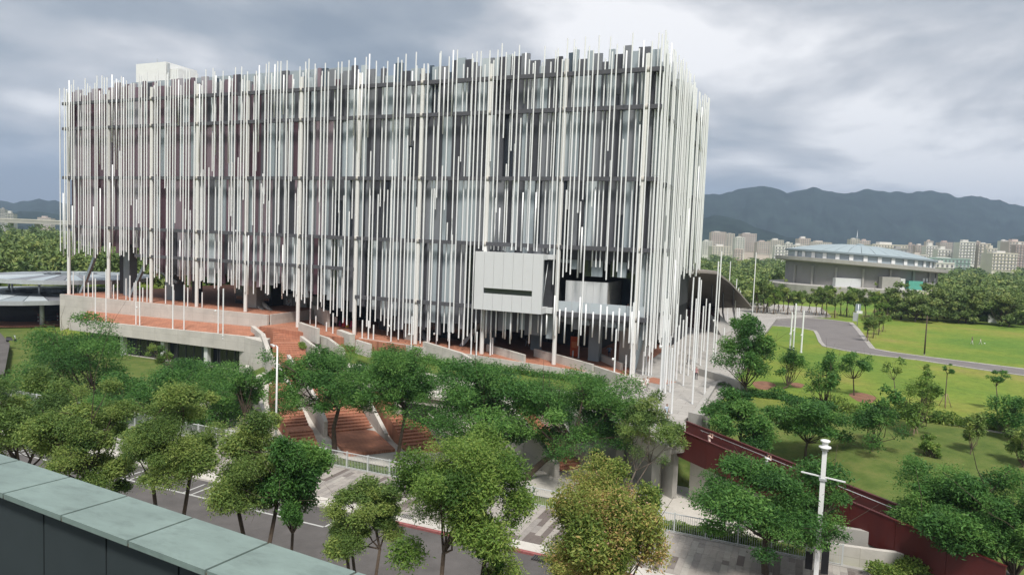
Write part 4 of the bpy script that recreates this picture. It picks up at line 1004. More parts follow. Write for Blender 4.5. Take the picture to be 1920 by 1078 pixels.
# viaduct at far left
a, b = dep(-260, 410, 560), dep(330, 432, 600); o = thing('viaduct', 'grey concrete railway viaduct above the trees at far left', 'viaduct', (a[0], a[1], -.5)); v_ = b-a; zt = 17.0
MB().bar((0,0,zt-1.2),(v_[0],v_[1],zt-1.2), 9, 2.6).build('deck', M['conc2'], o)
MB().bar((0,0,zt+.7),(v_[0],v_[1],zt+.7), 9.6, 1.0).build('parapet', M['conc'], o)
for i in range(12):
    t_ = (i+.5)/12; MB().box(v_[0]*t_-1.4, v_[0]*t_+1.4, v_[1]*t_-1.4, v_[1]*t_+1.4, 0, zt-2.5).build('pier', M['conc2'], o)

# ------------------------------------------------------------------ mountains
def ridge(name, D, prof, foot, seed, thick=900):
    """prof: (px, py) skyline; the range goes on beyond the frame"""
    rs = np.random.RandomState(seed); px = np.arange(-1500, 3500, 6.); pr_ = np.array(prof); py = np.interp(px, pr_[:,0], pr_[:,1])
    py += sum(rs.uniform(.3, .9)*np.sin(px/w+rs.uniform(0, 6)) for w in (5., 8., 13., 23.))+rs.normal(size=len(px))*.35
    rows_ = 26; V = []
    ph = rs.uniform(0, 6, 8)
    for r_ in range(rows_):
        t_ = r_/(rows_-1)            # 0 = foot nearest us, .62 = crest, 1 = behind
        for x_, y_ in zip(px, py):
            ang = (x_-960)/F_PX; base = CAM*np.array([1,1,0])+ (FWD*np.array([1,1,0])/math.cos(PIT)+RG*ang)*D
            crest = dep(x_, y_, D)[2]
            dirv = (base-CAM)*np.array([1,1,0]); dirv /= np.linalg.norm(dirv)
            u_ = min(t_/.62, 1) if t_ <= .62 else 1-(t_-.62)/.38*.7
            sp1 = math.sin(x_/31.+ph[0]+1.2*math.sin(x_/90.+t_*3))*.5+math.sin(x_/17.+ph[1]+2*t_)*.3+math.sin(x_/70.+ph[2])*.6
            nz = 0.; am = .55; fq = 1/52.
            for _o in range(4):
                nz += am*(1-2.2*abs(mnoise.noise(Vector((x_*fq+ph[0], t_*3.2*fq*52+.4*x_*fq, seed*3.1+_o*7)))));  am *= .5; fq *= 2
            sp1 = nz*.9
            hgt = crest*u_**(1.05)+ (crest*.17*(sp1-.25)*math.sin(math.pi*min(t_/.62, 1)) if t_ <= .62 else 0)
            q = base+dirv*(t_-.62)*thick*1.6
            V.append((q[0], q[1], max(hgt, -2) if r_ else -3))
    V = np.array(V); n_ = len(px); id_ = np.arange(rows_*n_).reshape(rows_, n_)
    F_ = np.stack([id_[:-1,:-1].ravel(), id_[:-1,1:].ravel(), id_[1:,1:].ravel(), id_[1:,:-1].ravel()], 1)
    return tag(link(name, np_mesh(name, V, F_, M['mountain'], True)), kind='structure')
zr = lambda l: [(1300+x/3.097, 330+y/3.097) for x, y in l]
sky1 = [(-1500,330),(-700,352),(0,376),(26,378),(57,375),(73,371),(104,378),(130,384),(300,372),(600,380),(900,350),(1150,372)]+zr([(60,100),(190,90),(220,65),(330,58),(430,62),(505,92),(600,68),(660,65),(790,90),(860,95),(880,88),(1000,66),(1090,88),(1230,92),(1320,73),(1400,88),(1480,112),(1590,105),(1700,135),(1830,155),(1900,175),(1920,172)])+[(2100,372),(2600,350),(3500,380)]
ridge('mountains', 3000, sky1, 0, 4)
ridge('foothills', 1900, [(-1500,400),(0,397),(60,396),(120,402),(600,420),(1200,425),(1318,405),(1340,402),(1375,410),(1410,425),(1460,440),(1520,452),(1700,460),(1830,458),(1880,448),(1920,436),(2100,410),(3500,420)], 0, 9, 500)

# ------------------------------------------------------------------ people
def person(label, p, yaw, h=1.68, top=(.6,.6,.6), legs=(.03,.03,.04), pose='stand', skin=(.42,.26,.19), hair=(.015,.012,.01), skirt=False):
    J = {'pelvis': (0,0,.93,.135), 'waist': (0,.0,1.08,.125), 'chest': (0,.01,1.30,.15), 'neck': (0,0,1.46,.055), 'chin': (0,-.02,1.53,.075), 'head': (0,-.01,1.63,.098), 'crown': (0,.01,1.70,.07)}
    st = {'stand': (.02,-.02), 'walk': (-.20,.22), 'photo': (.0,.03), 'run': (-.34,.30), 'hips': (0,0)}[pose]
    for s, f_, nm in ((-1, st[0], 'l'), (1, st[1], 'r')):
        J['hip'+nm] = (s*.10,0,.88,.095); J['knee'+nm] = (s*.11,f_*.5-.02,.50,.062); J['ankle'+nm] = (s*.12,f_,.09,.043); J['toe'+nm] = (s*.13,f_-.16,.04,.04)
        J['sho'+nm] = (s*.19,.01,1.38,.062)
        if pose == 'photo': J['elb'+nm] = (s*.26,-.16,1.24,.046); J['wri'+nm] = (s*.10,-.27,1.50,.034); J['hand'+nm] = (s*.06,-.30,1.58,.04)
        elif pose == 'hips': J['elb'+nm] = (s*.38,.05,1.13,.046); J['wri'+nm] = (s*.22,-.04,.98,.034); J['hand'+nm] = (s*.16,-.06,.97,.04)
        else: J['elb'+nm] = (s*.25,.03-f_*.25,1.10,.046); J['wri'+nm] = (s*.26,-.06-f_*.5,.88,.034); J['hand'+nm] = (s*.26,-.09-f_*.55,.79,.04)
    if skirt: J['hem'] = (0,0,.62,.20)
    E1 = [('pelvis','waist'),('waist','chest'),('chest','neck'),('neck','chin'),('chin','head'),('head','crown')]
    for nm in 'lr': E1 += [('pelvis','hip'+nm),('hip'+nm,'knee'+nm),('knee'+nm,'ankle'+nm),('ankle'+nm,'toe'+nm),('chest','sho'+nm),('sho'+nm,'elb'+nm),('elb'+nm,'wri'+nm),('wri'+nm,'hand'+nm)]
    names = list(J); me = bpy.data.meshes.new('person'); k_ = h/1.77
    me.from_pydata([tuple(c*k_ for c in J[n][:3]) for n in names], [(names.index(a), names.index(b)) for a, b in E1], [])
    ob = bpy.data.objects.new('person', me); COL.objects.link(ob)
    ob.modifiers.new('skin', 'SKIN'); ob.modifiers.new('sub', 'SUBSURF').levels = 2; ob.modifiers['sub'].render_levels = 2
    if not me.skin_vertices: 
        bpy.context.view_layer.objects.active = ob; bpy.ops.mesh.customdata_skin_add()
    for i, n in enumerate(names):
        sv = me.skin_vertices[0].data[i]; r_ = J[n][3]*k_; sv.radius = (r_, r_*(.72 if n in ('pelvis','waist','chest') else 1)); sv.use_root = n == 'pelvis'
    dg = bpy.context.evaluated_depsgraph_get(); nm_ = bpy.data.meshes.new_from_object(ob.evaluated_get(dg))
    bpy.data.objects.remove(ob); 
    ms = [mat('skin', skin, .6, .05), mat('hair', hair, .6, .1), mat('top', top, .85, .08, 6), mat('legwear', legs, .85, .08, 6), mat('shoe', (.05,.05,.05), .7)]
    for m in ms: nm_.materials.append(m)
    mi = []
    for pl in nm_.polygons:
        c = pl.center/k_; x, y, z = abs(c.x), c.y, c.z
        if z < .08: q = 4
        elif z > 1.5 and x < .13 and not (pose == 'photo' and y < -.16): q = 1 if (z > 1.655 or (y > .02 and z > 1.50)) else 0
        elif z > 1.44 and x < .10 and y > -.14: q = 0
        elif pose == 'photo' and y < -.14: q = 0
        elif x > .205 and z < (1.22 if pose != 'hips' else 1.16): q = 0
        elif z > (.90 if not skirt else .5): q = 2
        else: q = 3
        mi.append(q)
    nm_.polygons.foreach_set('material_index', mi); nm_.polygons.foreach_set('use_smooth', [True]*len(mi)); nm_.name = 'person'
    o = link('person', nm_, None, tuple(p), None, (0, 0, yaw)); tag(o, label, 'person')
    f_ = MB()                              # face: eyes, nose, ears
    for s in (-1, 1): f_.lathe([(.001,-.006),(.012,0),(.001,.006)], 6, (s*.035*k_, -.105*k_, 1.63*k_)); f_.lathe([(.005,-.03),(.018,0),(.005,.03)], 6, (s*.1*k_, 0, 1.61*k_))
    f_.lathe([(.012,-.015),(.010,.005),(.003,.02)], 6, (0, -.112*k_, 1.595*k_)); f_.box(-.02*k_, .02*k_, -.102*k_, -.094*k_, 1.548*k_, 1.556*k_)
    f_.build('face', ms[0], o)
    if pose == 'photo': MB().box(-.07*k_, .07*k_, -.345*k_, -.335*k_, 1.55*k_, 1.64*k_).build('held_phone', M['black'], o)
    return o
FC = -YAW   # facing the camera is yaw ~ +FC
P_ = lambda px, py, z=0.: at(px, py, z)
person('person in a white dress walking beside a companion across the plaza', P_(1206, 734), .8, 1.62, (.75,.70,.66), (.72,.68,.64), 'walk', skirt=True)
person('person in white shirt and grey trousers walking with a companion in white', P_(1213, 733), .8, 1.70, (.72,.70,.68), (.30,.28,.25), 'walk')
person('person in dark clothes with backpack walking on the plaza between poles', P_(1291, 683), 2.6, 1.75, (.015,.015,.02), (.02,.022,.03), 'walk')
person('person in a pinkish top standing between poles on the plaza', P_(1305, 711), .4, 1.66, (.42,.22,.22), (.02,.02,.03), 'stand')
person('person in light blue shirt near the bridge end of the plaza', P_(1249, 789), 1.0, 1.72, (.50,.58,.68), (.04,.05,.08), 'stand')
person('person in white top with dark hair just left of the bridge end', P_(1246, 800), .6, 1.62, (.70,.69,.62), (.05,.05,.06), 'stand')
def on_bridge(s, o): return bp_(s, o, -.02)
person('person in pale pink top taking a photo at the bridge\'s plaza end', on_bridge(2.2, 1.2), 2.2, 1.64, (.70,.52,.46), (.06,.05,.05), 'photo')
person('person in white shirt raising a phone on the red bridge', on_bridge(7.6, 1.35), 2.4, 1.72, (.74,.73,.72), (.03,.035,.05), 'photo')
person('person in blue shirt with hands on hips under the museum', P_(1142, 670, .3), .3, 1.74, (.22,.36,.55), (.05,.07,.12), 'hips')
person('person in dark top and pale trousers in the shade beneath the white box', P_(988, 650, .7), 2.8, 1.72, (.08,.08,.09), (.45,.45,.44), 'walk')
person('person in red top on the museum balcony near the corner column', np.array([-2.2, 5.0, 7.05]), .2, 1.68, (.35,.06,.06), (.03,.03,.04), 'stand')
person('person in dark top walking on the far lawn with a child', P_(1822, 646, -.45), 1.4, 1.66, (.03,.03,.035), (.60,.58,.56), 'walk')
person('child in white running on the far lawn', P_(1838, 646, -.45), 1.6, 1.25, (.70,.68,.66), (.50,.48,.46), 'run')
p = P_(1846, 645, -.45); b = MB().lathe([(.02,0),(.1,.04),(.13,.13),(.1,.22),(.02,.26)], 12); tag(b.build('ball', M['whitepaint'], None, tuple(p)), 'small white ball on the far lawn beside the running child', 'ball')
p = P_(1862, 605, -.45); o = thing('utility_box', 'pale utility box at the far edge of the lawn', 'utility box', p); MB().box(-1.2,1.2,-.6,.6,0,1.9).build('cabinet', M['white'], o); MB().box(-1.3,1.3,-.7,.7,1.9,2.02).build('lid', M['conc2'], o)

# ------------------------------------------------------------------ vegetation
SG = 'street trees along the near side of the road'
def leaf_quads(C, Lg, Wd, rs, droop=.35, out=None):
    n = len(C)
    a = rs.normal(size=(n, 3)); a[:,2] *= .6; a[:,2] -= droop
    if out is not None: a += out*.7
    a /= np.linalg.norm(a, axis=1)[:,None]+1e-9
    u = rs.normal(size=(n, 3)); u[:,2] += .9
    b = np.cross(a, u); b /= np.linalg.norm(b, axis=1)[:,None]+1e-9
    l = (Lg*rs.uniform(.5, 1.5, n))[:,None]; w = (Wd*rs.uniform(.65, 1.35, n))[:,None]
    nrm = np.cross(a, b)*w*.25
    V = np.stack([C-a*l/2, C+b*w/2+nrm, C+a*l/2, C-b*w/2+nrm], 1).reshape(-1, 3)
    F_ = np.arange(n*4).reshape(n, 4)
    return V, F_
def crown_points(rs, cen, R, nclump, nleaf, flat=.75, clumpr=(.15, .36), low=-.55, open_=0.):
    """leaf positions in clumps through an uneven ellipsoid; returns points, tints, outward, clump centres"""
    K = []; ph = rs.uniform(0, 6)
    while len(K) < nclump:
        q = rs.normal(size=3); q /= np.linalg.norm(q)
        if q[2] < low: continue
        q *= rs.uniform(.12, 1.0)**.42*(.84+.12*math.sin(3*math.atan2(q[1], q[0])+ph)+.10*rs.normal())
        K.append(q)
    K = np.array(K); cr = rs.uniform(*clumpr, nclump); wt = cr**2; wt /= wt.sum()
    ids = rs.choice(nclump, nleaf, p=wt)
    d = rs.normal(size=(nleaf, 3)); d /= np.linalg.norm(d, axis=1)[:,None]
    rr = rs.uniform(.1, 1, nleaf)**.45*(1+.18*rs.normal(size=nleaf))
    d2 = d*rr[:,None]; d2[:,2] *= flat; d2[:,2] -= .12*(d2[:,0]**2+d2[:,1]**2)
    P = K[ids]+d2*cr[ids][:,None]
    tint = .45+.19*rs.normal(size=nclump)[ids]+.17*rs.normal(size=nleaf)
    pts = np.asarray(cen)+P*np.asarray(R)
    global LEAF_SCALE
    LEAF_SCALE = rs.uniform(.62, 1.30, nclump)[ids]
    return pts, np.clip(tint, 0, 1), d, np.asarray(cen)+K*np.asarray(R)
def branches(mb, base, fork, cens, r0, rs, lean=0):
    base = np.array(base, float); fork = np.array(fork, float)
    mid = (base+fork)/2+rs.normal(size=3)*np.array([.12, .12, 0])*np.linalg.norm(fork-base)*.35
    mb.tube([base-np.array([0,0,.3]), base+np.array([0,0,.15]), mid, fork], [r0*1.35, r0*1.1, r0*.85, r0*.72], 8)
    for c in cens:
        c = np.array(c); L_ = np.linalg.norm(c-fork); m1 = fork+(c-fork)*.35+np.array([0,0,-.05*L_])+rs.normal(size=3)*.05*L_; m2 = fork+(c-fork)*.7+rs.normal(size=3)*.06*L_
        mb.tube([fork, m1, m2, c], [r0*.5, r0*.34, r0*.2, r0*.07], 5, cap=False)
        for _ in range(2):
            e = c+rs.normal(size=3)*.22*L_; mb.tube([m2, (m2+e)/2+rs.normal(size=3)*.04*L_, e], [r0*.17, r0*.11, r0*.04], 4, cap=False)
def make_tree(label, base, cen, R, leaf='deep', n=12000, clumps=34, seed=1, lsize=(.24,.095), flat=.7, fork=None, r0=.16, droop=.35, group=None, bark='bark', low=-.5, multi=1, name='tree', clumpr=(.15,.36), stakes=False):
    rs = np.random.RandomState(seed); base = np.array(base, float); cen = np.array(cen, float)-base; R = np.array(R, float)
    near = group == SG
    n = int(n*(3.2 if near else 2.1)) if n > 4000 else int(n*1.3); lsize = (lsize[0]*(.66 if near else .82), lsize[1]*(.70 if near else .82))
    o = thing(name, label, 'tree', tuple(base), group)
    pts, tint, outd, K = crown_points(rs, cen, R, clumps, n, flat, clumpr, low)
    V, F_ = leaf_quads(pts, lsize[0]*LEAF_SCALE, lsize[1]*LEAF_SCALE, rs, droop, outd)
    link('crown', np_mesh('crown', V, F_, LEAF[leaf], False, {'tint': np.repeat(tint, 4)}), o)
    fk = np.array(fork, float)-base if fork is not None else np.array([cen[0]*.6, cen[1]*.6, cen[2]-R[2]*.75])
    mb = MB()
    sel = [K[i] for i in rs.permutation(len(K))[:min(len(K), 16)]]
    if multi == 1: branches(mb, (0,0,0), fk, sel, r0, rs)
    else:
        for m_ in range(multi):
            a_ = 2*math.pi*m_/multi+.5; b_ = np.array([.16*math.cos(a_), .16*math.sin(a_), 0]); f2 = fk+np.array([math.cos(a_)*.9, math.sin(a_)*.9, rs.uniform(-.3,.6)])
            branches(mb, b_, f2, sel[m_::multi], r0*.75, rs)
    mb.build('trunk', M[bark], o)
    if stakes:
        for j in range(3):
            a_ = 2*math.pi*j/3+.4; MB().tube([(.75*math.cos(a_),.75*math.sin(a_),-.1),(.1*math.cos(a_),.1*math.sin(a_),1.6)], .04, 6).build('stake', M['wood'], o)
    return o
def tree_px(label, base, rect, **kw):
    """crown outline read off the picture at the trunk's own distance"""
    base = np.array(base, float); x, y, rx, ry = rect; d = kw.pop('dd', depth(base)); c = dep(x, y, d); Rm = np.array([rx*d/F_PX*1.04, rx*d/F_PX*.98, ry*d/F_PX*1.32])
    return make_tree(label, base, c, Rm, **kw)
NB = lambda px, py, y=-61.: (lambda q: np.array([q[0], y, -2.9]))(atY(px, py, y))
tree_px('olive street tree at the left edge above the green coping', NB(50, 860), (38, 798, 118, 92), leaf='olive', n=14000, seed=11, low=-.88, group=SG, clumps=38, flat=.65)
tree_px('dark street tree second from the left, its low crown touching the coping', NB(185, 880), (168, 830, 104, 84), leaf='olive', n=14000, seed=12, low=-.88, group=SG, clumps=34)
tree_px('airy yellow-green street tree with a slim forked trunk above the coping', NB(318, 930), (324, 812, 108, 90), leaf='olive', n=15000, seed=13, low=-.88, group=SG, clumps=40, flat=.6, multi=2, lsize=(.24,.08))
tree_px('broad street tree with drooping brown-tipped leaves left of the small tree', NB(490, 980), (478, 872, 92, 85), leaf='olive', n=12000, seed=14, low=-.88, group=SG, clumps=36, multi=2)
tree_px('slender street tree leaning over the road lane line', NB(540, 1000), (556, 912, 68, 88), leaf='deep', n=8000, seed=15, group=SG, clumps=24, r0=.09)
tree_px('small bushy street tree with bare stems in mid road view', NB(672, 1075), (675, 968, 80, 66), leaf='olive', n=9500, seed=16, low=-.88, group=SG, clumps=30, multi=3, r0=.12, lsize=(.19,.08))
tree_px('lush bright green street tree in the lower centre', NB(868, 1120), (878, 928, 128, 108), leaf='fresh', n=19000, seed=17, low=-.88, group=SG, clumps=52, multi=2, lsize=(.22,.08), flat=.75)
tree_px('low dark sapling bush at the foot of the bright green tree', NB(915, 1095), (918, 1062, 30, 32), leaf='deep', n=2600, seed=18, group=SG, clumps=10, r0=.05, lsize=(.2,.08), low=-.9)
tree_px('street tree covered in orange-pink seed capsules in the lower centre', NB(1122, 1150), (1122, 1000, 112, 118), leaf='orange', n=21000, seed=19, group=SG, clumps=60, multi=2, lsize=(.20,.085), flat=.8, low=-.8)
# trees on the far sidewalk
tree_px('dark green sidewalk tree left of the banner lamp post', (18.1,-42.2,-2.9), (1438, 938, 140, 72), leaf='deep', n=22000, seed=21, low=-.72, clumps=46, r0=.2, fork=None, lsize=(.24,.10))
tree_px('big dark tree by the ramp wall in the lower right corner', (26.5,-37.8,-3.0), (1790, 968, 122, 90), leaf='deep', n=22000, seed=22, low=-.72, clumps=46, r0=.2, lsize=(.26,.11))
tree_px('leafy tree cut by the right edge of the view', (31.8,-38.6,-3.0), (1895, 1005, 75, 80), leaf='deep', n=8000, seed=23, clumps=28, r0=.15)
# trees in front of the museum
MG = 'big garden trees before the museum stairs'
tree_px('wide spreading tree in front of the left terrace pavilion', (-50,-30,-3.4), (150, 685, 128, 82), leaf='deep', n=15000, seed=31, low=-.72, group=MG, clumps=46, flat=.55, lsize=(.32,.13), r0=.22)
tree_px('rounded tree below the pavilion windows, right of the wide tree', (-37,-30,-4.2), (362, 752, 122, 66), leaf='deep', n=12000, seed=32, low=-.72, group=MG, clumps=40, flat=.55, lsize=(.32,.13))
tree_px('smaller tree against the concrete end pier', (-33,-31.5,-4.3), (462, 738, 36, 44), leaf='deep', n=4500, seed=33, group=MG, clumps=16, lsize=(.28,.11))
tree_px('leafy tree just behind the railing between the two widest left trees', (-41,-36.6,-3.4), (238, 768, 92, 50), leaf='deep', n=9000, seed=40, low=-.8, group=MG, clumps=30, lsize=(.28,.11))
tree_px('low leafy tree at the left edge behind the railing', (-55,-36.6,-3.4), (60, 742, 80, 48), leaf='deep', n=8000, seed=41, low=-.8, group=MG, clumps=28, lsize=(.28,.11))
tree_px('small tree before the pavilion curtains', (-52,-20,-3.6), (300, 668, 24, 24), leaf='fresh', n=1800, seed=34, clumps=9, lsize=(.3,.13), group=MG)
tree_px('umbrella-shaped tree standing on the landing of the grand stair', (-21.9,-31.0,-4.6), (608, 722, 102, 66), leaf='deep', n=17000, seed=35, low=-.72, group=MG, clumps=52, flat=.6, lsize=(.30,.12), r0=.24, fork=(-21.6,-30.8,-.3))
tree_px('tall tree with slim trunk between the two terracotta stairs', (-14.5,-31.5,-4.7), (750, 716, 92, 70), leaf='deep', n=17000, seed=36, low=-.72, group=MG, clumps=50, flat=.65, lsize=(.30,.12), r0=.18, fork=(-14.2,-30.6,.4), multi=1)
tree_px('massive dense tree crown in front of the white box', (-5.4,-28.8,-4.7), (900, 762, 122, 82), leaf='deep', n=22000, seed=37, low=-.72, group=MG, clumps=60, flat=.65, lsize=(.30,.12), r0=.26)
tree_px('dense tree whose leaning trunk crosses the garden stair', (-2.6,-29.3,-4.7), (1085, 772, 122, 84), leaf='deep', n=22000, seed=38, low=-.72, group=MG, clumps=60, flat=.65, lsize=(.30,.12), r0=.30, fork=(1.2,-27.8,-1.2))
tree_px('thin-crowned tree with many bare twigs left of the red bridge', (6.5,-31.5,-4.7), (1222, 815, 66, 68), leaf='olive', n=5200, seed=39, group=MG, clumps=26, flat=.6, lsize=(.26,.10), r0=.10, multi=3, bark='bark2')
# park trees
PG = 'young park trees right of the plaza'
def park(label, bx, by, rect, z=-.5, **kw):
    kw.setdefault('n', 3500); kw['n'] = int(kw['n']*.62); kw.setdefault('clumps', 18); kw.setdefault('lsize', (.36,.15)); kw.setdefault('r0', .11)
    tree_px(label, at(bx, by, z), rect, group=PG, **kw)
park('largest round park tree beside the plaza seat wall', 1402, 742, (1396, 668, 58, 58), n=9000, clumps=34, seed=51, r0=.16)
park('small round tree in front of the lawn poles', 1470, 729, (1484, 688, 34, 36), n=3600, seed=52)
park('lone slender tree with tidy crown by the soil patch', 1601, 742, (1600, 682, 36, 28), n=3000, seed=53, r0=.08)
park('narrow upright tree left of the lone slender tree', 1549, 770, (1548, 715, 36, 52), n=3800, seed=54, leaf='deep')
park('big low tree spreading over the bridge\'s far side, nearest the plaza', 1395, 850, (1388, 783, 78, 48), z=-2., n=10000, clumps=36, seed=55, r0=.14, low=-.9)
park('broad tree on the bank behind the banner lamp', 1510, 855, (1518, 785, 78, 46), z=-2.2, n=10000, clumps=36, seed=56, low=-.9, leaf='deep')
park('tree on the bank with a leaning stem right of the broad bank tree', 1632, 858, (1645, 782, 52, 56), z=-2., n=6000, clumps=24, seed=57, fork=None)
park('fluffy staked tree in the middle of the bank', 1712, 828, (1720, 755, 44, 48), z=-1.6, n=4600, seed=58, leaf='fresh', stakes=True)
park('thin staked sapling on the lawn below the path', 1772, 764, (1776, 692, 14, 9), n=350, clumps=6, seed=59, r0=.06, stakes=True)
park('small low tree at the centre of the grass bank', 1741, 882, (1743, 842, 24, 24), z=-2.6, n=1800, seed=60, clumps=12, leaf='fresh')
park('wispy yellow-green sapling on the right of the bank', 1813, 878, (1828, 806, 26, 36), z=-2.4, n=2000, seed=61, leaf='olive', clumps=14, r0=.05)
park('staked tree near the right edge, upper bank', 1903, 848, (1893, 775, 40, 48), z=-1.9, n=4200, seed=62, stakes=True)
park('flat-topped sapling at the right edge above the hedge', 1868, 772, (1866, 710, 24, 14), n=900, clumps=8, seed=63, r0=.06)
park('sparse feathery sapling left of the fluffy tree', 1680, 775, (1672, 690, 22, 22), n=450, clumps=10, seed=64, r0=.05, leaf='fresh')
park('sparse high-stemmed sapling right above the fluffy tree', 1738, 780, (1738, 690, 10, 10), n=220, clumps=5, seed=65, r0=.05, leaf='fresh')
park('young tree cut by the right edge, low on the bank', 1925, 905, (1915, 835, 34, 38), z=-2.6, n=2600, seed=66, leaf='olive')

# young staked trees in a row before the arena; copies of three kinds
AG = 'staked young trees in front of the arena'
proto = []
for s in range(4):
    proto.append(make_tree('young staked tree in the row before the arena', (0,0,-400), (0,0,-400+4.2), (2.0,1.9,2.4), leaf=['olive','forest','olive','fresh'][s], n=900, clumps=12, seed=80+s, lsize=(.55,.24), r0=.10, low=-.8, group=AG, stakes=True))
def copy_tree(src, loc, sc, rz, label):
    r_ = src.copy(); COL.objects.link(r_); r_.location = loc; r_.scale = (sc,)*3; r_.rotation_euler[2] = rz; r_['label'] = label
    for ch in src.children:
        c = ch.copy(); COL.objects.link(c); c.parent = r_
    return r_
ra = random.Random(5); spots = []
for i, px in enumerate([1418,1427,1441,1450,1459,1468,1478,1490,1502,1515,1526,1538,1550,1562,1576,1590,1604,1622,1641,1650,1662,1672]):
    spots.append((px+ra.uniform(-3,3), 588+.035*(px-1424)+ra.uniform(-3,4), ra.uniform(1.1,1.6)))
for i, (px, py, s) in enumerate(spots): copy_tree(proto[i % 4], tuple(at(px, py, -.45)), s, ra.uniform(0, 6), 'young staked tree in the row before the arena, '+nth(i, len(spots)))
for i, (px, py, s) in enumerate(((1626,640,.85),(1637,634,.8),(1647,628,.85),(1655,622,.8))):
    copy_tree(proto[i], tuple(at(px, py, -.45)), s, ra.uniform(0, 6), 'young staked tree right of the path bend, '+nth(i, 4)+' of four')
for t_ in proto:
    for ch in list(t_.children): bpy.data.objects.remove(ch)
    bpy.data.objects.remove(t_)
# dark tree belt along the far edge of the lawn: each tree a thing
BG = 'dark trees along the far edge of the lawn'
bproto = [make_tree('x', (0,0,-400), (0,0,-400+3.5), (4.5,4.3,3.5), leaf='forest', n=1900, clumps=22, seed=90+s, lsize=(.7,.34), r0=.16, low=-.95, group=BG) for s in range(3)]
belt = []
for i in range(22):
    px = 1662+i*13.5; belt.append((px, 596+.05*(px-1660)+ra.uniform(-5, 5), ra.uniform(.75, 1.45)))
for i, (px, py, s) in enumerate(belt): copy_tree(bproto[i % 3], tuple(at(px, py, -.45)), s, ra.uniform(0, 6), 'dark full-crowned tree in the belt at the lawn\'s far edge, '+nth(i, len(belt)))
for t_ in bproto:
    for ch in list(t_.children): bpy.data.objects.remove(ch)
    bpy.data.objects.remove(t_)

# woods beyond: a mass nobody could count
def wood(name, label, region, ncrown, seed, hmin=5, hmax=9, per=150, ls=(1.0,.55), leaf='forest', keep=None):
    rs = np.random.RandomState(seed); Vs, Fs, Ts, off = [], [], [], 0
    k_ = 0
    while k_ < ncrown:
        px = rs.uniform(region[0], region[1]); D = 1/rs.uniform(1/region[3], 1/region[2]); q = CAM+(FWD*np.array([1,1,0])/math.cos(PIT)+RG*(px-960)/F_PX)*D
        if keep is not None and not keep(q, px, D): continue
        k_ += 1
        h = rs.uniform(hmin, hmax); r = rs.uniform(2.8, 5.0)*(1+D/900.); nl = int(per)
        pts, tint, outd, K = crown_points(rs, (q[0], q[1], -.4+h*.58), (r, r, h*.46), 9, nl, .8, (.35,.55), -.8)
        V, F_ = leaf_quads(pts, ls[0]*(1+D/500.), ls[1]*(1+D/500.), rs, .2, outd)
        Vs.append(V); Fs.append(F_+off); off += len(V); Ts.append(np.repeat(np.clip(tint+rs.normal()*.13, 0, 1), 4))
    return tag(link(name, np_mesh(name, np.concatenate(Vs), np.concatenate(Fs), LEAF[leaf], False, {'tint': np.concatenate(Ts)})), label, 'woodland', kind='stuff')
inar = lambda q, px, D: np.hypot(q[0]-ac[0], q[1]-ac[1]) > 43 and not (1430 < px < 1760 and D < 300)
wood('woodland', 'dense green woodland stretching from the museum past the arena to the town', (1285, 2080, 190, 900), 1000, 5, keep=inar)
wood('woodland', 'deep green woodland behind the round canopy on the far left', (-160, 560, 165, 620), 520, 6, 7, 13, 190)
# hedges and shrubs
def shrubs(name, label, pts, w, h, n, seed, leaf='hedge', ls=(.26,.12)):
    rs = np.random.RandomState(seed); pts = [np.array(p, float) for p in pts]
    sl = [np.linalg.norm(b-a) for a, b in zip(pts, pts[1:])]; cum = np.concatenate([[0], np.cumsum(sl)])
    s = rs.uniform(0, cum[-1], n); i = np.clip(np.searchsorted(cum, s)-1, 0, len(pts)-2); P = np.array(pts); t_ = ((s-cum[i])/np.array(sl)[i])[:,None]
    base = P[i]*(1-t_)+P[i+1]*t_
    lump = .65+.35*np.sin(s*1.3+rs.uniform(0,6))*np.sin(s*.53+1)+.2*np.sin(s*3.1)
    q = rs.normal(size=(n,3)); q /= np.linalg.norm(q,axis=1)[:,None]; q *= (rs.uniform(.2,1,n)**.4)[:,None]
    C = base+q*np.stack([np.full(n,w),np.full(n,w),h*.55*lump],1)+np.array([0,0,1])*(h*.45*lump)[:,None]
    V, F_ = leaf_quads(C, ls[0], ls[1], rs, -.1, q)
    t2 = np.clip(.45+.2*rs.normal(size=n)+.15*np.sin(s*.9), 0, 1)
    return tag(link(name, np_mesh(name, V, F_, LEAF[leaf], False, {'tint': np.repeat(t2, 4)})), label, 'shrubs', kind='stuff')
shrubs('hedge', 'low green hedge behind the railing left of the stair landing', [(-17.5,-37.9,-3.6),(-9,-37.9,-3.6),(-5,-37.9,-3.6)], .8, 1.2, 5000, 101)
shrubs('hedge', 'bright green hedge behind the railing right of the orange-tinted tree', [(9.5,-37.9,-3.5),(14,-37.8,-3.5),(19.5,-37.9,-3.5)], .8, 1.5, 6500, 102)
shrubs('shrubs', 'yellow-green shrub band between lawn and grass bank', [at(x, y, -.8) for x, y in ((1560,772),(1660,783),(1760,796),(1850,808),(1960,824))], 1.3, 1.9, 11000, 103, ls=(.34,.16))
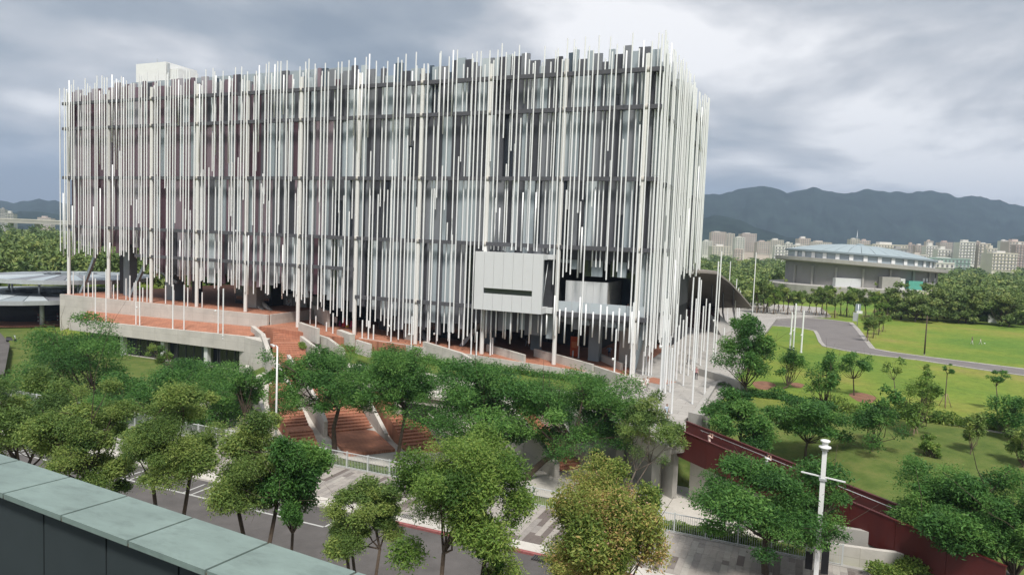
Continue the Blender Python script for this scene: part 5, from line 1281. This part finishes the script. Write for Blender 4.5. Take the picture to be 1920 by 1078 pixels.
shrubs('shrubs', 'dark shrubs along the plaza wall under the largest park tree', [at(x, y, -.8) for x, y in ((1355,735),(1400,745),(1460,752),(1540,765))], 1.0, 1.5, 6000, 104, leaf='deep', ls=(.3,.14))
shrubs('shrubs', 'shrubs filling the slope under the big garden trees', [(-13,-9,-1.8),(-4,-10,-2.1),(-1,-15,-2.8)], 3.2, 1.6, 9000, 105, leaf='deep', ls=(.3,.13))
shrubs('shrubs', 'shrubs beneath the pavilion and left garden trees', [(-62,-14,-3.4),(-50,-16,-3.6),(-42,-22,-4.2),(-38,-31,-4.5)], 3.0, 1.8, 12000, 106, leaf='deep', ls=(.32,.14))
shrubs('shrubs', 'shrubs on the slope between the stairs', [(-33,-8,-1.6),(-26,-12,-2.2),(-14,-9,-1.7)], 2.6, 1.4, 7000, 107, leaf='deep', ls=(.3,.13))
shrubs('hedge', 'low dark hedge along the foot of the museum terrace', [(-38,-3.0,-.7),(-25,-3.2,-.8),(-12,-3.2,-.8),(-2.5,-3.4,-.8)], 1.1, 1.5, 9000, 111, leaf='deep', ls=(.28,.12))
shrubs('shrubs', 'small bush topped planter beside the upper stair', [(-46.5,-6.5,.4),(-44.8,-8.0,.1)], .5, .8, 500, 108)
shrubs('shrubs', 'bright low bush in the bottom right corner by the ramp', [at(x, y, -2.6) for x, y in ((1640,1078),(1700,1070),(1750,1074))], .7, 1.1, 3000, 109, ls=(.2,.1))
shrubs('hedge', 'pointed dark conifer shrub beside the tan underpass wall', [(9.6,-33.8,-4.7),(9.9,-33.9,-4.7)], .45, 3.4, 2200, 110, leaf='deep', ls=(.2,.09))

# ------------------------------------------------------------------ air
hzm = bpy.data.materials.new('haze_air'); hzm.use_nodes = True; t = hzm.node_tree
for n in list(t.nodes):
    if n.type == 'BSDF_PRINCIPLED': t.nodes.remove(n)
pv = nn(t, 'ShaderNodeVolumePrincipled'); pv.inputs['Color'].default_value = (.56, .73, 1.0, 1); pv.inputs['Density'].default_value = .00016; pv.inputs['Anisotropy'].default_value = .1
t.links.new(pv.outputs[0], t.nodes['Material Output'].inputs['Volume'])
hb_ = MB().box(-6500, 6500, -3500, 7500, -12, 620).build('haze', hzm); tag(hb_, kind='stuff')
